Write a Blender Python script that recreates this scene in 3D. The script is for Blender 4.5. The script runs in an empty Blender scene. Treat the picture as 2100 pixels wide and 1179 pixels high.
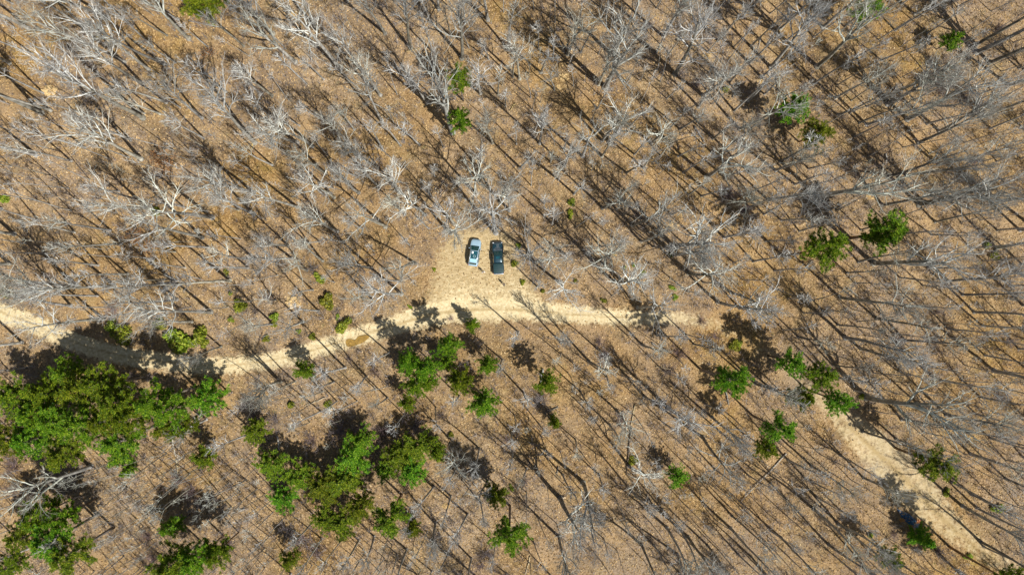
import bpy, bmesh, math, random
import numpy as np
from mathutils import Vector, Matrix, noise as mnoise

R = math.radians
sc = bpy.context.scene
H = 120.0            # camera height in metres
F = 1400.0           # focal length in photo pixels
CX, CY = 1050.0, 589.5
SUN_EL, SUN_AZ = R(54), R(133.5)     # azimuth clockwise from +Y

# ------------------------------------------------------------------ camera, sky, sun, exposure
cam_d = bpy.data.cameras.new('camera'); cam = bpy.data.objects.new('camera', cam_d)
sc.collection.objects.link(cam); sc.camera = cam
cam.location = (0, 0, H); cam.rotation_euler = (0, 0, 0)
cam_d.sensor_width = 36; cam_d.lens = 24.0; cam_d.clip_end = 3000; cam_d.clip_start = 0.5

w = bpy.data.worlds.new('World'); sc.world = w; w.use_nodes = True
nt = w.node_tree; bg = nt.nodes['Background']; bg.inputs[1].default_value = 0.052
sky = nt.nodes.new('ShaderNodeTexSky'); sky.sky_type = 'NISHITA'; sky.sun_disc = False
sky.sun_elevation = SUN_EL; sky.sun_rotation = SUN_AZ
nt.links.new(sky.outputs[0], bg.inputs[0])
sd = bpy.data.lights.new('sun', 'SUN'); sun = bpy.data.objects.new('sun', sd)
sc.collection.objects.link(sun)
sd.energy = 4.9; sd.angle = R(0.5); sd.color = (1, 0.955, 0.88)
sv = Vector((math.sin(SUN_AZ) * math.cos(SUN_EL), math.cos(SUN_AZ) * math.cos(SUN_EL), math.sin(SUN_EL)))
sun.rotation_euler = (-sv).to_track_quat('-Z', 'Y').to_euler(); sun.location = (60, -60, 90)
sc.view_settings.view_transform = 'Standard'; sc.view_settings.look = 'None'
sc.view_settings.gamma = 1; sc.view_settings.exposure = 0.38
sc.cycles.max_bounces = 5; sc.cycles.diffuse_bounces = 3; sc.cycles.transparent_max_bounces = 6

# ------------------------------------------------------------------ helpers
rng = random.Random(11)
nr = np.random.default_rng(5)
col = sc.collection

def hgt(x, y):
    return (0.35 * np.sin(x * 0.045 + 1.3) * np.cos(y * 0.06 + 0.4) + 0.16 * np.sin(x * 0.13 + y * 0.09)
            + 0.06 * np.sin(x * 0.41 - y * 0.33) + 0.05 * np.sin(x * 0.23 + y * 0.57 + 2))

def g(px, py, h=0.0):
    """ground point seen at photo pixel (px,py) for a thing whose visible point is h metres up"""
    k = (H - h) / F
    return (px - CX) * k, (CY - py) * k

def P(x, y, dz=0.0):
    return (x, y, float(hgt(x, y)) + dz)

def mesh(name, V, Fc, mats, midx=None, smooth=True):
    me = bpy.data.meshes.new(name)
    V = np.asarray(V, dtype=np.float32)
    me.vertices.add(len(V)); me.vertices.foreach_set('co', V.ravel())
    if isinstance(Fc, np.ndarray):
        n, k = Fc.shape
        me.loops.add(n * k); me.loops.foreach_set('vertex_index', Fc.astype(np.int32).ravel())
        me.polygons.add(n); me.polygons.foreach_set('loop_start', np.arange(0, n * k, k, dtype=np.int32))
    else:
        n = len(Fc); L = [len(f) for f in Fc]
        me.loops.add(sum(L)); me.loops.foreach_set('vertex_index', np.fromiter((i for f in Fc for i in f), dtype=np.int32))
        me.polygons.add(n); me.polygons.foreach_set('loop_start', np.concatenate([[0], np.cumsum(L)[:-1]]).astype(np.int32))
    for m in mats: me.materials.append(m)
    if midx is not None: me.polygons.foreach_set('material_index', np.asarray(midx, dtype=np.int32))
    me.polygons.foreach_set('use_smooth', np.full(n, smooth))
    me.update(calc_edges=True)
    return me

def link(name, me, parent=None, loc=None, rot=None, scale=None):
    o = bpy.data.objects.new(name, me); col.objects.link(o)
    if parent is not None: o.parent = parent
    if loc is not None: o.location = loc
    if rot is not None: o.rotation_euler = rot
    if scale is not None: o.scale = scale
    return o

def tag(o, label=None, cat=None, group=None, kind=None):
    if label: o['label'] = label
    if cat: o['category'] = cat
    if group: o['group'] = group
    if kind: o['kind'] = kind
    return o

class MB:
    """mesh builder: verts, faces, material indices"""
    def __init__(s): s.v = []; s.f = []; s.m = []; s.n = 0
    def add(s, V, Fc, m=0):
        s.v.append(np.asarray(V, dtype=float)); b = s.n
        s.f.extend([tuple(i + b for i in f) for f in Fc]); s.m.extend([m] * len(Fc)); s.n += len(V)
    def tube(s, pts, rad, sides=6, m=0, cap=True):
        pts = np.asarray(pts, dtype=float); n = len(pts)
        t = np.gradient(pts, axis=0); t /= np.linalg.norm(t, axis=1)[:, None] + 1e-9
        ref = np.array([0.0, 0.0, 1.0]) if abs(t[:, 2]).mean() < 0.8 else np.array([1.0, 0.13, 0.0])
        u = np.cross(t, ref); u /= np.linalg.norm(u, axis=1)[:, None] + 1e-9
        w_ = np.cross(t, u)
        a = np.arange(sides) * 2 * math.pi / sides
        rad = np.asarray(rad, dtype=float)
        V = pts[:, None, :] + rad[:, None, None] * (np.cos(a)[None, :, None] * u[:, None, :] + np.sin(a)[None, :, None] * w_[:, None, :])
        b = s.n; s.v.append(V.reshape(-1, 3)); s.n += n * sides
        fs = []
        for i in range(n - 1):
            for j in range(sides):
                j2 = (j + 1) % sides
                fs.append((b + i * sides + j, b + i * sides + j2, b + (i + 1) * sides + j2, b + (i + 1) * sides + j))
        if cap and sides > 3:
            fs.append(tuple(b + j for j in range(sides))[::-1]); fs.append(tuple(b + (n - 1) * sides + j for j in range(sides)))
        s.f.extend(fs); s.m.extend([m] * len(fs))
    def box(s, c, d, m=0, rz=0.0, bev=0.0):
        bm = bmesh.new(); bmesh.ops.create_cube(bm, size=1)
        for v in bm.verts: v.co = Vector((v.co.x * d[0], v.co.y * d[1], v.co.z * d[2]))
        if bev: bmesh.ops.bevel(bm, geom=bm.edges[:], offset=bev, segments=2, affect='EDGES', profile=0.6)
        M = Matrix.Translation(c) @ Matrix.Rotation(rz, 4, 'Z')
        bm.verts.index_update()
        s.add([M @ v.co for v in bm.verts], [[v.index for v in f.verts] for f in bm.faces], m); bm.free()
    def mesh(s, name, mats, smooth=True):
        return mesh(name, np.concatenate(s.v), s.f, mats, s.m, smooth)

# ------------------------------------------------------------------ materials
def mat(name):
    m = bpy.data.materials.new(name); m.use_nodes = True
    n = m.node_tree; b = n.nodes['Principled BSDF']
    return m, n, b
def node(n, t, **kw):
    x = n.nodes.new(t)
    for k, v in kw.items():
        if k in x.inputs.keys() if isinstance(k, str) else False: x.inputs[k].default_value = v
        else: setattr(x, k, v)
    return x
def noise(n, scale, detail=4, rough=0.6, vec=None, w4=None):
    x = n.nodes.new('ShaderNodeTexNoise'); x.inputs['Scale'].default_value = scale
    x.inputs['Detail'].default_value = detail; x.inputs['Roughness'].default_value = rough
    if vec is not None: n.links.new(vec, x.inputs['Vector'])
    return x.outputs['Fac']
def ramp(n, fac, stops):
    x = n.nodes.new('ShaderNodeValToRGB'); e = x.color_ramp.elements
    while len(e) < len(stops): e.new(0.5)
    for i, (p, c) in enumerate(stops):
        e[i].position = p; e[i].color = (*c, 1) if len(c) == 3 else c
    n.links.new(fac, x.inputs[0]); return x.outputs[0]
def mixc(n, fac, a, b, mode='MIX'):
    x = n.nodes.new('ShaderNodeMix'); x.data_type = 'RGBA'; x.blend_type = mode
    for s, v in ((x.inputs[0], fac), (x.inputs[6], a), (x.inputs[7], b)):
        if hasattr(v, 'node'): n.links.new(v, s)
        else: s.default_value = v if not isinstance(v, tuple) else (*v, 1)
    return x.outputs[2]
def math_(n, op, a, b=None, clamp=False):
    x = n.nodes.new('ShaderNodeMath'); x.operation = op; x.use_clamp = clamp
    for s, v in ((x.inputs[0], a), (x.inputs[1], b)):
        if v is None: continue
        if hasattr(v, 'node'): n.links.new(v, s)
        else: s.default_value = v
    return x.outputs[0]
def simple(name, c, rough=0.6, metal=0.0, var=0.0, coat=0.0, spec=None):
    m, n, b = mat(name); b.inputs['Roughness'].default_value = rough; b.inputs['Metallic'].default_value = metal
    b.inputs['Coat Weight'].default_value = coat
    if spec is not None: b.inputs['Specular IOR Level'].default_value = spec
    if var:
        tc = n.nodes.new('ShaderNodeTexCoord')
        f = noise(n, 9, 4, 0.6, tc.outputs['Object'])
        c2 = tuple(min(1, x * (1 + var)) for x in c); c1 = tuple(x * (1 - var) for x in c)
        n.links.new(ramp(n, f, [(0.3, c1), (0.7, c2)]), b.inputs['Base Color'])
    else: b.inputs['Base Color'].default_value = (*c, 1)
    return m

# forest floor: leaf litter, sandy road earth, trampled dry grass, all mixed by where they lie
def ground_material():
    m, n, b = mat('forest_floor'); b.inputs['Roughness'].default_value = 0.95
    b.inputs['Specular IOR Level'].default_value = 0.1
    geo = n.nodes.new('ShaderNodeNewGeometry'); pos = geo.outputs['Position']
    n1 = noise(n, 2.6, 5, 0.8, pos); n2 = noise(n, 0.45, 4, 0.6, pos); n3 = noise(n, 0.09, 3, 0.5, pos); n4 = noise(n, 1.6, 4, 0.65, pos)
    vor = n.nodes.new('ShaderNodeTexVoronoi'); vor.inputs['Scale'].default_value = 4.5; n.links.new(pos, vor.inputs['Vector'])
    sep = n.nodes.new('ShaderNodeSeparateColor'); n.links.new(vor.outputs['Color'], sep.inputs[0])
    leaf = ramp(n, sep.outputs[0], [(0.0, (0.08, 0.05, 0.027)), (0.3, (0.25, 0.155, 0.07)), (0.65, (0.38, 0.245, 0.115)), (1.0, (0.56, 0.42, 0.25))])
    tone = ramp(n, n1, [(0.32, (0.07, 0.045, 0.022)), (0.47, (0.30, 0.195, 0.08)), (0.66, (0.54, 0.38, 0.19))])
    leaf = mixc(n, 0.5, leaf, tone)
    # olive and pinkish drifts of litter
    leaf = mixc(n, math_(n, 'MULTIPLY', ramp(n, n2, [(0.48, (0, 0, 0)), (0.68, (1, 1, 1))]), 0.45), leaf, (0.33, 0.25, 0.09))
    leaf = mixc(n, math_(n, 'MULTIPLY', ramp(n, n3, [(0.42, (0, 0, 0)), (0.62, (1, 1, 1))]), 0.35), leaf, (0.38, 0.235, 0.115))
    leaf = mixc(n, math_(n, 'MULTIPLY', ramp(n, n4, [(0.55, (0, 0, 0)), (0.7, (1, 1, 1))]), 0.6), leaf, (0.12, 0.085, 0.05))
    gn = noise(n, 0.8, 3, 0.55, pos)
    gm = math_(n, 'MULTIPLY', ramp(n, gn, [(0.66, (0, 0, 0)), (0.76, (1, 1, 1))]), 0.45)
    leaf = mixc(n, gm, leaf, (0.22, 0.24, 0.05))
    # sandy earth
    s1 = noise(n, 2.2, 5, 0.65, pos); s2 = noise(n, 9, 3, 0.7, pos)
    sand = ramp(n, s1, [(0.28, (0.42, 0.33, 0.18)), (0.5, (0.66, 0.55, 0.33)), (0.72, (0.85, 0.76, 0.53))])
    sand = mixc(n, math_(n, 'MULTIPLY', s2, 0.35), sand, (0.38, 0.28, 0.14))
    # dry trampled grass
    map_ = n.nodes.new('ShaderNodeMapping'); map_.inputs['Scale'].default_value = (1, 3.2, 1); map_.inputs['Rotation'].default_value = (0, 0, 0.9)
    n.links.new(pos, map_.inputs['Vector'])
    d1 = noise(n, 1.1, 6, 0.72, map_.outputs[0])
    dry = ramp(n, d1, [(0.3, (0.30, 0.24, 0.12)), (0.5, (0.54, 0.42, 0.23)), (0.68, (0.74, 0.62, 0.39))])
    dry = mixc(n, math_(n, 'MULTIPLY', s2, 0.45), dry, (0.30, 0.20, 0.09))
    def attr(nm):
        a = n.nodes.new('ShaderNodeAttribute'); a.attribute_name = nm; return a.outputs['Fac']
    en = math_(n, 'MULTIPLY', math_(n, 'SUBTRACT', noise(n, 1.3, 6, 0.72, pos), 0.5), 1.5)
    lot = ramp(n, math_(n, 'ADD', attr('lot'), en), [(0.35, (0, 0, 0)), (0.65, (1, 1, 1))])
    road = ramp(n, math_(n, 'ADD', attr('dirt'), math_(n, 'MULTIPLY', en, 1.25)), [(0.34, (0, 0, 0)), (0.72, (1, 1, 1))])
    fade = n.nodes.new('ShaderNodeHueSaturation'); n.links.new(leaf, fade.inputs['Color'])
    g1 = noise(n, 0.035, 4, 0.6, pos)
    n.links.new(ramp(n, g1, [(0.35, (0.72, 0.72, 0.72)), (0.6, (1.1, 1.1, 1.1))]), fade.inputs['Saturation'])
    n.links.new(ramp(n, noise(n, 0.16, 5, 0.7, pos), [(0.36, (0.62, 0.62, 0.62)), (0.58, (1.0, 1.0, 1.0))]), fade.inputs['Value'])
    leaf = fade.outputs[0]
    mv = math_(n, 'MULTIPLY', ramp(n, noise(n, 0.055, 5, 0.65, pos), [(0.44, (0, 0, 0)), (0.6, (1, 1, 1))]), 0.55)
    leaf = mixc(n, mv, leaf, mixc(n, n1, (0.10, 0.075, 0.055), (0.43, 0.325, 0.225)))
    pk = math_(n, 'MULTIPLY', ramp(n, noise(n, 0.12, 4, 0.6, pos), [(0.52, (0, 0, 0)), (0.66, (1, 1, 1))]), 0.35)
    leaf = mixc(n, pk, leaf, (0.52, 0.35, 0.18))
    c = mixc(n, math_(n, 'MULTIPLY', lot, 0.9), leaf, dry)
    c = mixc(n, math_(n, 'MULTIPLY', road, attr('wear')), c, sand)
    # grassy strip between the wheel tracks
    mid = ramp(n, math_(n, 'ADD', attr('strip'), math_(n, 'MULTIPLY', en, 0.7)), [(0.55, (0, 0, 0)), (0.9, (1, 1, 1))])
    c = mixc(n, math_(n, 'MULTIPLY', mid, 0.75), c, (0.36, 0.26, 0.12))
    n.links.new(c, b.inputs['Base Color'])
    bump = n.nodes.new('ShaderNodeBump'); bump.inputs['Strength'].default_value = 0.9; bump.inputs['Distance'].default_value = 0.12
    hh = math_(n, 'ADD', n1, math_(n, 'MULTIPLY', sep.outputs[1], math_(n, 'SUBTRACT', 1.0, road)))
    n.links.new(hh, bump.inputs['Height']); n.links.new(bump.outputs[0], b.inputs['Normal'])
    return m
M_ground = ground_material()

def leaf_cards(name, stops, rough=0.7, trans=0.0, objvar=0.0, spec=0.2):
    m, n, b = mat(name); b.inputs['Roughness'].default_value = rough; b.inputs['Specular IOR Level'].default_value = spec
    geo = n.nodes.new('ShaderNodeNewGeometry')
    c = ramp(n, geo.outputs['Random Per Island'], stops)
    if objvar:
        oi = n.nodes.new('ShaderNodeObjectInfo')
        hs = n.nodes.new('ShaderNodeHueSaturation')
        n.links.new(c, hs.inputs['Color'])
        n.links.new(math_(n, 'ADD', 0.5 - objvar * 0.05, math_(n, 'MULTIPLY', oi.outputs['Random'], objvar * 0.1)), hs.inputs['Hue'])
        n.links.new(math_(n, 'ADD', 0.75, math_(n, 'MULTIPLY', oi.outputs['Random'], 0.55)), hs.inputs['Value'])
        c = hs.outputs[0]
    n.links.new(c, b.inputs['Base Color'])
    if trans:
        out = n.nodes['Material Output']; tr = n.nodes.new('ShaderNodeBsdfTranslucent'); n.links.new(c, tr.inputs[0])
        mx = n.nodes.new('ShaderNodeMixShader'); mx.inputs[0].default_value = trans
        n.links.new(b.outputs[0], mx.inputs[1]); n.links.new(tr.outputs[0], mx.inputs[2]); n.links.new(mx.outputs[0], out.inputs[0])
    return m
M_litter = leaf_cards('fallen_leaves', [(0, (0.09, 0.055, 0.03)), (0.25, (0.27, 0.165, 0.068)), (0.6, (0.46, 0.305, 0.13)), (0.93, (0.54, 0.38, 0.19)), (1, (0.62, 0.48, 0.28))], 0.75)
M_needle = leaf_cards('evergreen_needles', [(0, (0.025, 0.065, 0.006)), (0.45, (0.10, 0.20, 0.010)), (0.8, (0.24, 0.37, 0.016)), (1, (0.44, 0.50, 0.04))], 0.5, 0.35, 0.7)
M_bushleaf = leaf_cards('yellow_green_leaves', [(0, (0.07, 0.10, 0.01)), (0.5, (0.20, 0.26, 0.018)), (1, (0.42, 0.42, 0.06))], 0.5, 0.25, 0.5)
M_brownleaf = leaf_cards('clinging_brown_leaves', [(0, (0.10, 0.045, 0.02)), (0.5, (0.32, 0.15, 0.055)), (1, (0.52, 0.28, 0.12))], 0.7, 0.15)

def bark(name, dark, light, var=0.35, scale=3.0):
    m, n, b = mat(name); b.inputs['Roughness'].default_value = 0.85; b.inputs['Specular IOR Level'].default_value = 0.15
    tc = n.nodes.new('ShaderNodeTexCoord'); mp = n.nodes.new('ShaderNodeMapping'); mp.inputs['Scale'].default_value = (1, 1, 0.22)
    n.links.new(tc.outputs['Object'], mp.inputs[0])
    f = noise(n, scale, 5, 0.7, mp.outputs[0]); f2 = noise(n, 0.7, 3, 0.6, tc.outputs['Object'])
    c = ramp(n, math_(n, 'ADD', math_(n, 'MULTIPLY', f, 0.6), math_(n, 'MULTIPLY', f2, 0.4)), [(0.36, dark), (0.6, light)])
    oi = n.nodes.new('ShaderNodeObjectInfo')
    hs = n.nodes.new('ShaderNodeHueSaturation'); n.links.new(c, hs.inputs['Color'])
    n.links.new(math_(n, 'ADD', 1 - var, math_(n, 'MULTIPLY', oi.outputs['Random'], 2 * var)), hs.inputs['Value'])
    n.links.new(math_(n, 'ADD', 0.4, math_(n, 'MULTIPLY', math_(n, 'FRACT', math_(n, 'MULTIPLY', oi.outputs['Random'], 17.3)), 1.5)), hs.inputs['Saturation'])
    n.links.new(hs.outputs[0], b.inputs['Base Color'])
    bp = n.nodes.new('ShaderNodeBump'); bp.inputs['Strength'].default_value = 0.5; bp.inputs['Distance'].default_value = 0.05
    n.links.new(f, bp.inputs['Height']); n.links.new(bp.outputs[0], b.inputs['Normal'])
    return m
M_bark = bark('grey_bark', (0.10, 0.095, 0.08), (0.42, 0.41, 0.37), 0.42)  # trunks darkened, the look of their shaded sides put into the colour
M_limb = bark('pale_sunlit_limb_bark', (0.28, 0.285, 0.26), (0.72, 0.74, 0.69), 0.38)  # pale limbs pushed to a cool sunlit white in the colour itself
M_twig = bark('twig_bark', (0.16, 0.145, 0.13), (0.38, 0.36, 0.32))
M_brush = bark('brush_stems', (0.10, 0.08, 0.08), (0.30, 0.25, 0.25))
M_pinebark = bark('pine_bark', (0.10, 0.075, 0.055), (0.26, 0.20, 0.15))
M_dead = bark('bleached_dead_wood', (0.30, 0.25, 0.17), (0.62, 0.55, 0.42), 0.15, 6)
M_cut = simple('fresh_cut_wood', (0.72, 0.55, 0.34), 0.8, var=0.2)
M_mound = simple('pale_clay', (0.56, 0.41, 0.20), 0.95, var=0.45)

# ------------------------------------------------------------------ ground, road, clearing
ROAD = [(-400, 520, 17), (-60, 612, 17), (0, 640, 19), (60, 662, 18), (120, 690, 17), (180, 712, 18), (250, 730, 18), (330, 742, 17), (400, 750, 16), (470, 750, 16),
        (540, 742, 16), (600, 730, 16), (650, 715, 16), (700, 700, 17), (760, 682, 18), (820, 664, 19), (880, 645, 23), (950, 636, 25),
        (1030, 633, 23), (1100, 638, 20), (1180, 645, 17), (1260, 650, 15), (1340, 652, 15), (1410, 652, 14), (1470, 668, 14), (1530, 700, 14),
        (1600, 742, 15), (1660, 795, 16), (1710, 845, 19), (1760, 890, 31), (1810, 938, 40), (1860, 985, 45), (1910, 1040, 38), (1960, 1090, 28),
        (2020, 1135, 21), (2110, 1185, 19), (2400, 1350, 18), (4000, 2300, 18)]
rp = np.array([[*g(a, b), c * H / F] for a, b, c in ROAD])
LOT = np.array([g(a, b) for a, b in [(872, 640), (884, 590), (893, 545), (905, 505), (935, 478), (975, 468), (1040, 478), (1062, 515), (1068, 560), (1100, 592), (1125, 640), (1000, 660)]])

def road_sd(X, Y):
    """signed distance to the road edge, in metres (positive inside) and offset across the road"""
    best = np.full(X.shape, -1e9); off = np.zeros(X.shape)
    for i in range(len(rp) - 1):
        ax, ay, aw = rp[i]; bx, by, bw = rp[i + 1]
        dx, dy = bx - ax, by - ay; L2 = dx * dx + dy * dy
        t = np.clip(((X - ax) * dx + (Y - ay) * dy) / L2, 0, 1)
        ex, ey = X - ax - t * dx, Y - ay - t * dy
        d = np.hypot(ex, ey); s = aw + (bw - aw) * t - d
        u = s > best; best = np.where(u, s, best); off = np.where(u, d / (aw + (bw - aw) * t), off)
    return best, off
def lot_sd(X, Y):
    inside = np.zeros(X.shape, bool); dm = np.full(X.shape, 1e9)
    for i in range(len(LOT)):
        ax, ay = LOT[i]; bx, by = LOT[(i + 1) % len(LOT)]
        dx, dy = bx - ax, by - ay
        t = np.clip(((X - ax) * dx + (Y - ay) * dy) / (dx * dx + dy * dy), 0, 1)
        dm = np.minimum(dm, np.hypot(X - ax - t * dx, Y - ay - t * dy))
        c = (ay > Y) != (by > Y)
        xi = ax + (Y - ay) / (dy if abs(dy) > 1e-9 else 1e-9) * dx
        inside ^= c & (X < xi)
    return np.where(inside, dm, -dm)

def axis(a, b, step, far):
    core = np.arange(a, b + step, step); o = []
    s = step
    x = core[-1]
    while x < far: s *= 1.35; x += s; o.append(x)
    l = []; s = step; x = core[0]
    while x > -far: s *= 1.35; x -= s; l.append(x)
    return np.concatenate([l[::-1], core, o])
gx = axis(-98, 98, 0.42, 900); gy = axis(-56, 56, 0.42, 900)
GX, GY = np.meshgrid(gx, gy)
def road_strength(X):
    px = CX + X * F / H
    return np.interp(px, [1200, 1330, 1420, 1500, 1640, 1700, 1760, 1900, 2000], [1, 0.85, 0.66, 0.4, 0.4, 0.55, 0.7, 0.7, 0.55])
RS, RO = road_sd(GX, GY); LS = lot_sd(GX, GY)
dirt = np.clip(0.55 + RS / 1.8, 0, 1) * road_strength(GX); lot = np.clip(0.5 + LS / 4.5, 0, 1)
ypx = CY - GY * F / H; xpx = CX + GX * F / H
dirt = np.maximum(dirt, np.clip((ypx - 535) / 120, 0, 0.62) * np.clip(LS / 2.0 + 0.3, 0, 1) * np.clip((xpx - 860) / 60, 0, 1))
wear = np.interp(xpx, [1300, 1480, 1700, 2100], [0.93, 0.6, 0.62, 0.5])
strip = np.clip(1 - RO / 0.45, 0, 1) * (RS > 0)
GZ = hgt(GX, GY) - 0.10 * np.clip(RS, 0, 0.8) - 0.06 * np.exp(-((RO - 0.55) / 0.2) ** 2) * (RS > 0)
nx, ny = len(gx), len(gy)
V = np.stack([GX, GY, GZ], -1).reshape(-1, 3)
I = np.arange(nx * ny).reshape(ny, nx)
Q = np.stack([I[:-1, :-1], I[:-1, 1:], I[1:, 1:], I[1:, :-1]], -1).reshape(-1, 4)
fd = RS.ravel()[Q].mean(1); fl = LS.ravel()[Q].mean(1)
wob = 0.25 * np.sin(V[Q[:, 0], 0] * 1.9) * np.sin(V[Q[:, 0], 1] * 2.3)
isroad = fd + wob > 0; islot = (~isroad) & (fl + 2 * wob > 0)
def surface(name, sel, label, cat):
    q = Q[sel]; u, inv = np.unique(q, return_inverse=True)
    me = mesh(name, V[u], inv.reshape(-1, 4), [M_ground])
    for nm, arr in (('dirt', dirt), ('lot', lot), ('strip', strip), ('wear', wear)):
        a = me.attributes.new(nm, 'FLOAT', 'POINT'); a.data.foreach_set('value', arr.ravel()[u].astype(np.float32))
    return tag(link(name, me), label, cat, kind='structure')
surface('ground', ~(isroad | islot), 'forest floor covered in orange brown leaf litter', 'ground')
surface('road', isroad, 'pale sandy dirt road curving through the bare woods', 'road')
surface('clearing', islot, 'trampled dry grass clearing beside the road where two vehicles park', 'clearing')

def road_at(x, y):
    a, _ = road_sd(np.array([x]), np.array([y])); return float(a[0])
def lot_at(x, y): return float(lot_sd(np.array([x]), np.array([y]))[0])

# loose leaves standing proud of the floor
def cards(cent, size, tilt, aspect=0.65):
    n = len(cent); yaw = nr.uniform(0, 2 * math.pi, n)
    nrm = np.stack([nr.normal(0, tilt, n), nr.normal(0, tilt, n), np.ones(n)], -1); nrm /= np.linalg.norm(nrm, axis=1)[:, None]
    a = np.stack([np.cos(yaw), np.sin(yaw), np.zeros(n)], -1); u = np.cross(nrm, a); u /= np.linalg.norm(u, axis=1)[:, None]; v = np.cross(nrm, u)
    s = size[:, None] * 0.5; t = s * aspect
    Vv = np.stack([cent - u * s - v * t * 0.4, cent + v * -t, cent + u * s, cent + v * t], 1).reshape(-1, 3)
    return Vv, np.arange(4 * n).reshape(-1, 4)
NL = 260000
lx = nr.uniform(-97, 97, NL); ly = nr.uniform(-56, 56, NL)
rs, _ = road_sd(lx, ly); ls = lot_sd(lx, ly)
keep = (rs < -0.2 + nr.normal(0, 0.5, NL)) & ((ls < 0) | (nr.random(NL) < 0.25)) | (nr.random(NL) < 0.02)
lx, ly = lx[keep], ly[keep]
lz = hgt(lx, ly) + 0.03 + nr.uniform(0, 0.05, len(lx))
lv, lf = cards(np.stack([lx, ly, lz], -1), nr.uniform(0.12, 0.38, len(lx)), 0.6)
tag(link('leaf_litter', mesh('leaf_litter', lv, lf, [M_litter], smooth=False)), 'loose fallen oak leaves scattered over the forest floor', 'fallen leaves', kind='stuff')

# ------------------------------------------------------------------ bare trees
def unit(v): return v / (np.linalg.norm(v) + 1e-9)
def perp_dir(d, ang, az):
    ref = np.array([0, 0, 1.0]) if abs(d[2]) < 0.95 else np.array([1.0, 0, 0])
    u = unit(np.cross(d, ref)); v = np.cross(d, u)
    return unit(d * math.cos(ang) + (u * math.cos(az) + v * math.sin(az)) * math.sin(ang))

def grow(mb, p, d, L, r0, lvl, rg, cfg, mats):
    nseg = (13, 7, 5, 4, 3)[lvl]; sides = (9, 6, 4, 3, 3)[lvl]
    pts = [np.array(p, dtype=float)]; dd = np.array(d, dtype=float); rr = [r0]
    wander = (0.018, 0.10, 0.14, 0.19, 0.2)[lvl] * cfg.get('wander', 1)
    for i in range(nseg):
        up = cfg['up'][lvl]
        dd = unit(dd + np.array([rg.gauss(0, wander), rg.gauss(0, wander), rg.gauss(0, wander * 0.7) + up]))
        pts.append(pts[-1] + dd * L / nseg)
        t = (i + 1) / nseg
        rr.append(r0 * ((1 - t) ** (0.75 if lvl else 0.72)) + (0.012, 0.009, 0.006, 0.004, 0.002)[lvl])
    mb.tube(pts, rr, sides, mats[lvl], cap=False)
    if lvl >= cfg['depth']: return
    nch = cfg['n'][lvl]; lo = cfg['lo'][lvl]
    az = rg.uniform(0, 6.28)
    for k in range(nch):
        t = lo + (0.985 - lo) * ((k + rg.random()) / nch)
        x = t * nseg; i = min(int(x), nseg - 1); q = pts[i] + (pts[i + 1] - pts[i]) * (x - i)
        r = rr[i] + (rr[i + 1] - rr[i]) * (x - i)
        az += 2.4 + rg.uniform(-0.7, 0.7)
        a = R(rg.uniform(*cfg['ang'][lvl]))
        tang = unit(pts[i + 1] - pts[i])
        cd = perp_dir(tang, a, az)
        l2 = cfg['len'][lvl] * L * (1.15 - 0.75 * (t - lo) / (1 - lo)) * rg.uniform(0.65, 1.25)
        yield_r = max(0.008, min(r * 0.72, r0 * cfg['rad'][lvl]))
        grow(mb2 if lvl == 0 else mb, q, cd, l2, yield_r, lvl + 1, rg, cfg, mats)

def bare_proto(i, kind):
    global mb2
    rg = random.Random(100 + i)
    cfgs = {
        'vase':   dict(depth=4, n=(13, 8, 6, 4), lo=(0.44, 0.2, 0.2, 0.15), ang=((14, 34), (16, 40), (20, 48), (25, 55)), len=(0.34, 0.44, 0.48, 0.5), rad=(0.30, 0.42, 0.45, 0.5), up=(0.01, 0.05, 0.03, 0.02, 0.02)),
        'spread': dict(depth=4, n=(12, 8, 6, 4), lo=(0.50, 0.2, 0.2, 0.15), ang=((34, 72), (22, 50), (26, 52), (30, 58)), len=(0.29, 0.42, 0.48, 0.5), rad=(0.30, 0.42, 0.45, 0.5), up=(0.01, 0.05, 0.03, 0.02, 0.0), wander=1.4),
        'narrow': dict(depth=4, n=(13, 6, 5, 4), lo=(0.57, 0.25, 0.2, 0.15), ang=((20, 42), (20, 44), (25, 50), (25, 55)), len=(0.17, 0.46, 0.5, 0.5), rad=(0.26, 0.42, 0.5, 0.5), up=(0.0, 0.05, 0.03, 0.02, 0.02)),
        'pole':   dict(depth=3, n=(9, 5, 4), lo=(0.66, 0.25, 0.2), ang=((22, 45), (25, 50), (25, 55)), len=(0.12, 0.5, 0.5), rad=(0.35, 0.5, 0.5), up=(0.0, 0.06, 0.03, 0.02)),
        'forked': dict(depth=4, n=(8, 9, 6, 4), lo=(0.36, 0.26, 0.2, 0.15), ang=((13, 30), (18, 46), (22, 50), (25, 58)), len=(0.50, 0.36, 0.46, 0.5), rad=(0.5, 0.40, 0.45, 0.5), up=(0.0, 0.03, 0.03, 0.02, 0.02), wander=1.1),
    }
    cfg = cfgs[kind]
    tr = MB(); mb2 = MB()
    r0 = {'vase': 0.28, 'spread': 0.28, 'narrow': 0.225, 'pole': 0.12, 'forked': 0.36}[kind]
    tilt = 0.03 if kind != 'forked' else 0.06
    grow(tr, (0, 0, -0.3), unit(np.array([rg.gauss(0, tilt), rg.gauss(0, tilt), 1])), 20.0, r0, 0, rg, cfg, (0, 1, 1, 2, 2))
    # root flare
    tr.tube([(0, 0, -0.35), (0, 0, 0.1), (0, 0, 0.6)], [r0 * 1.8, r0 * 1.45, r0 * 1.02], 9, 0)
    ms = [M_bark, M_limb, M_twig]
    return dict(kind=kind, trunk=tr.mesh('trunk', ms), crown=mb2.mesh('crown', ms), raw=(tr, mb2))
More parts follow.
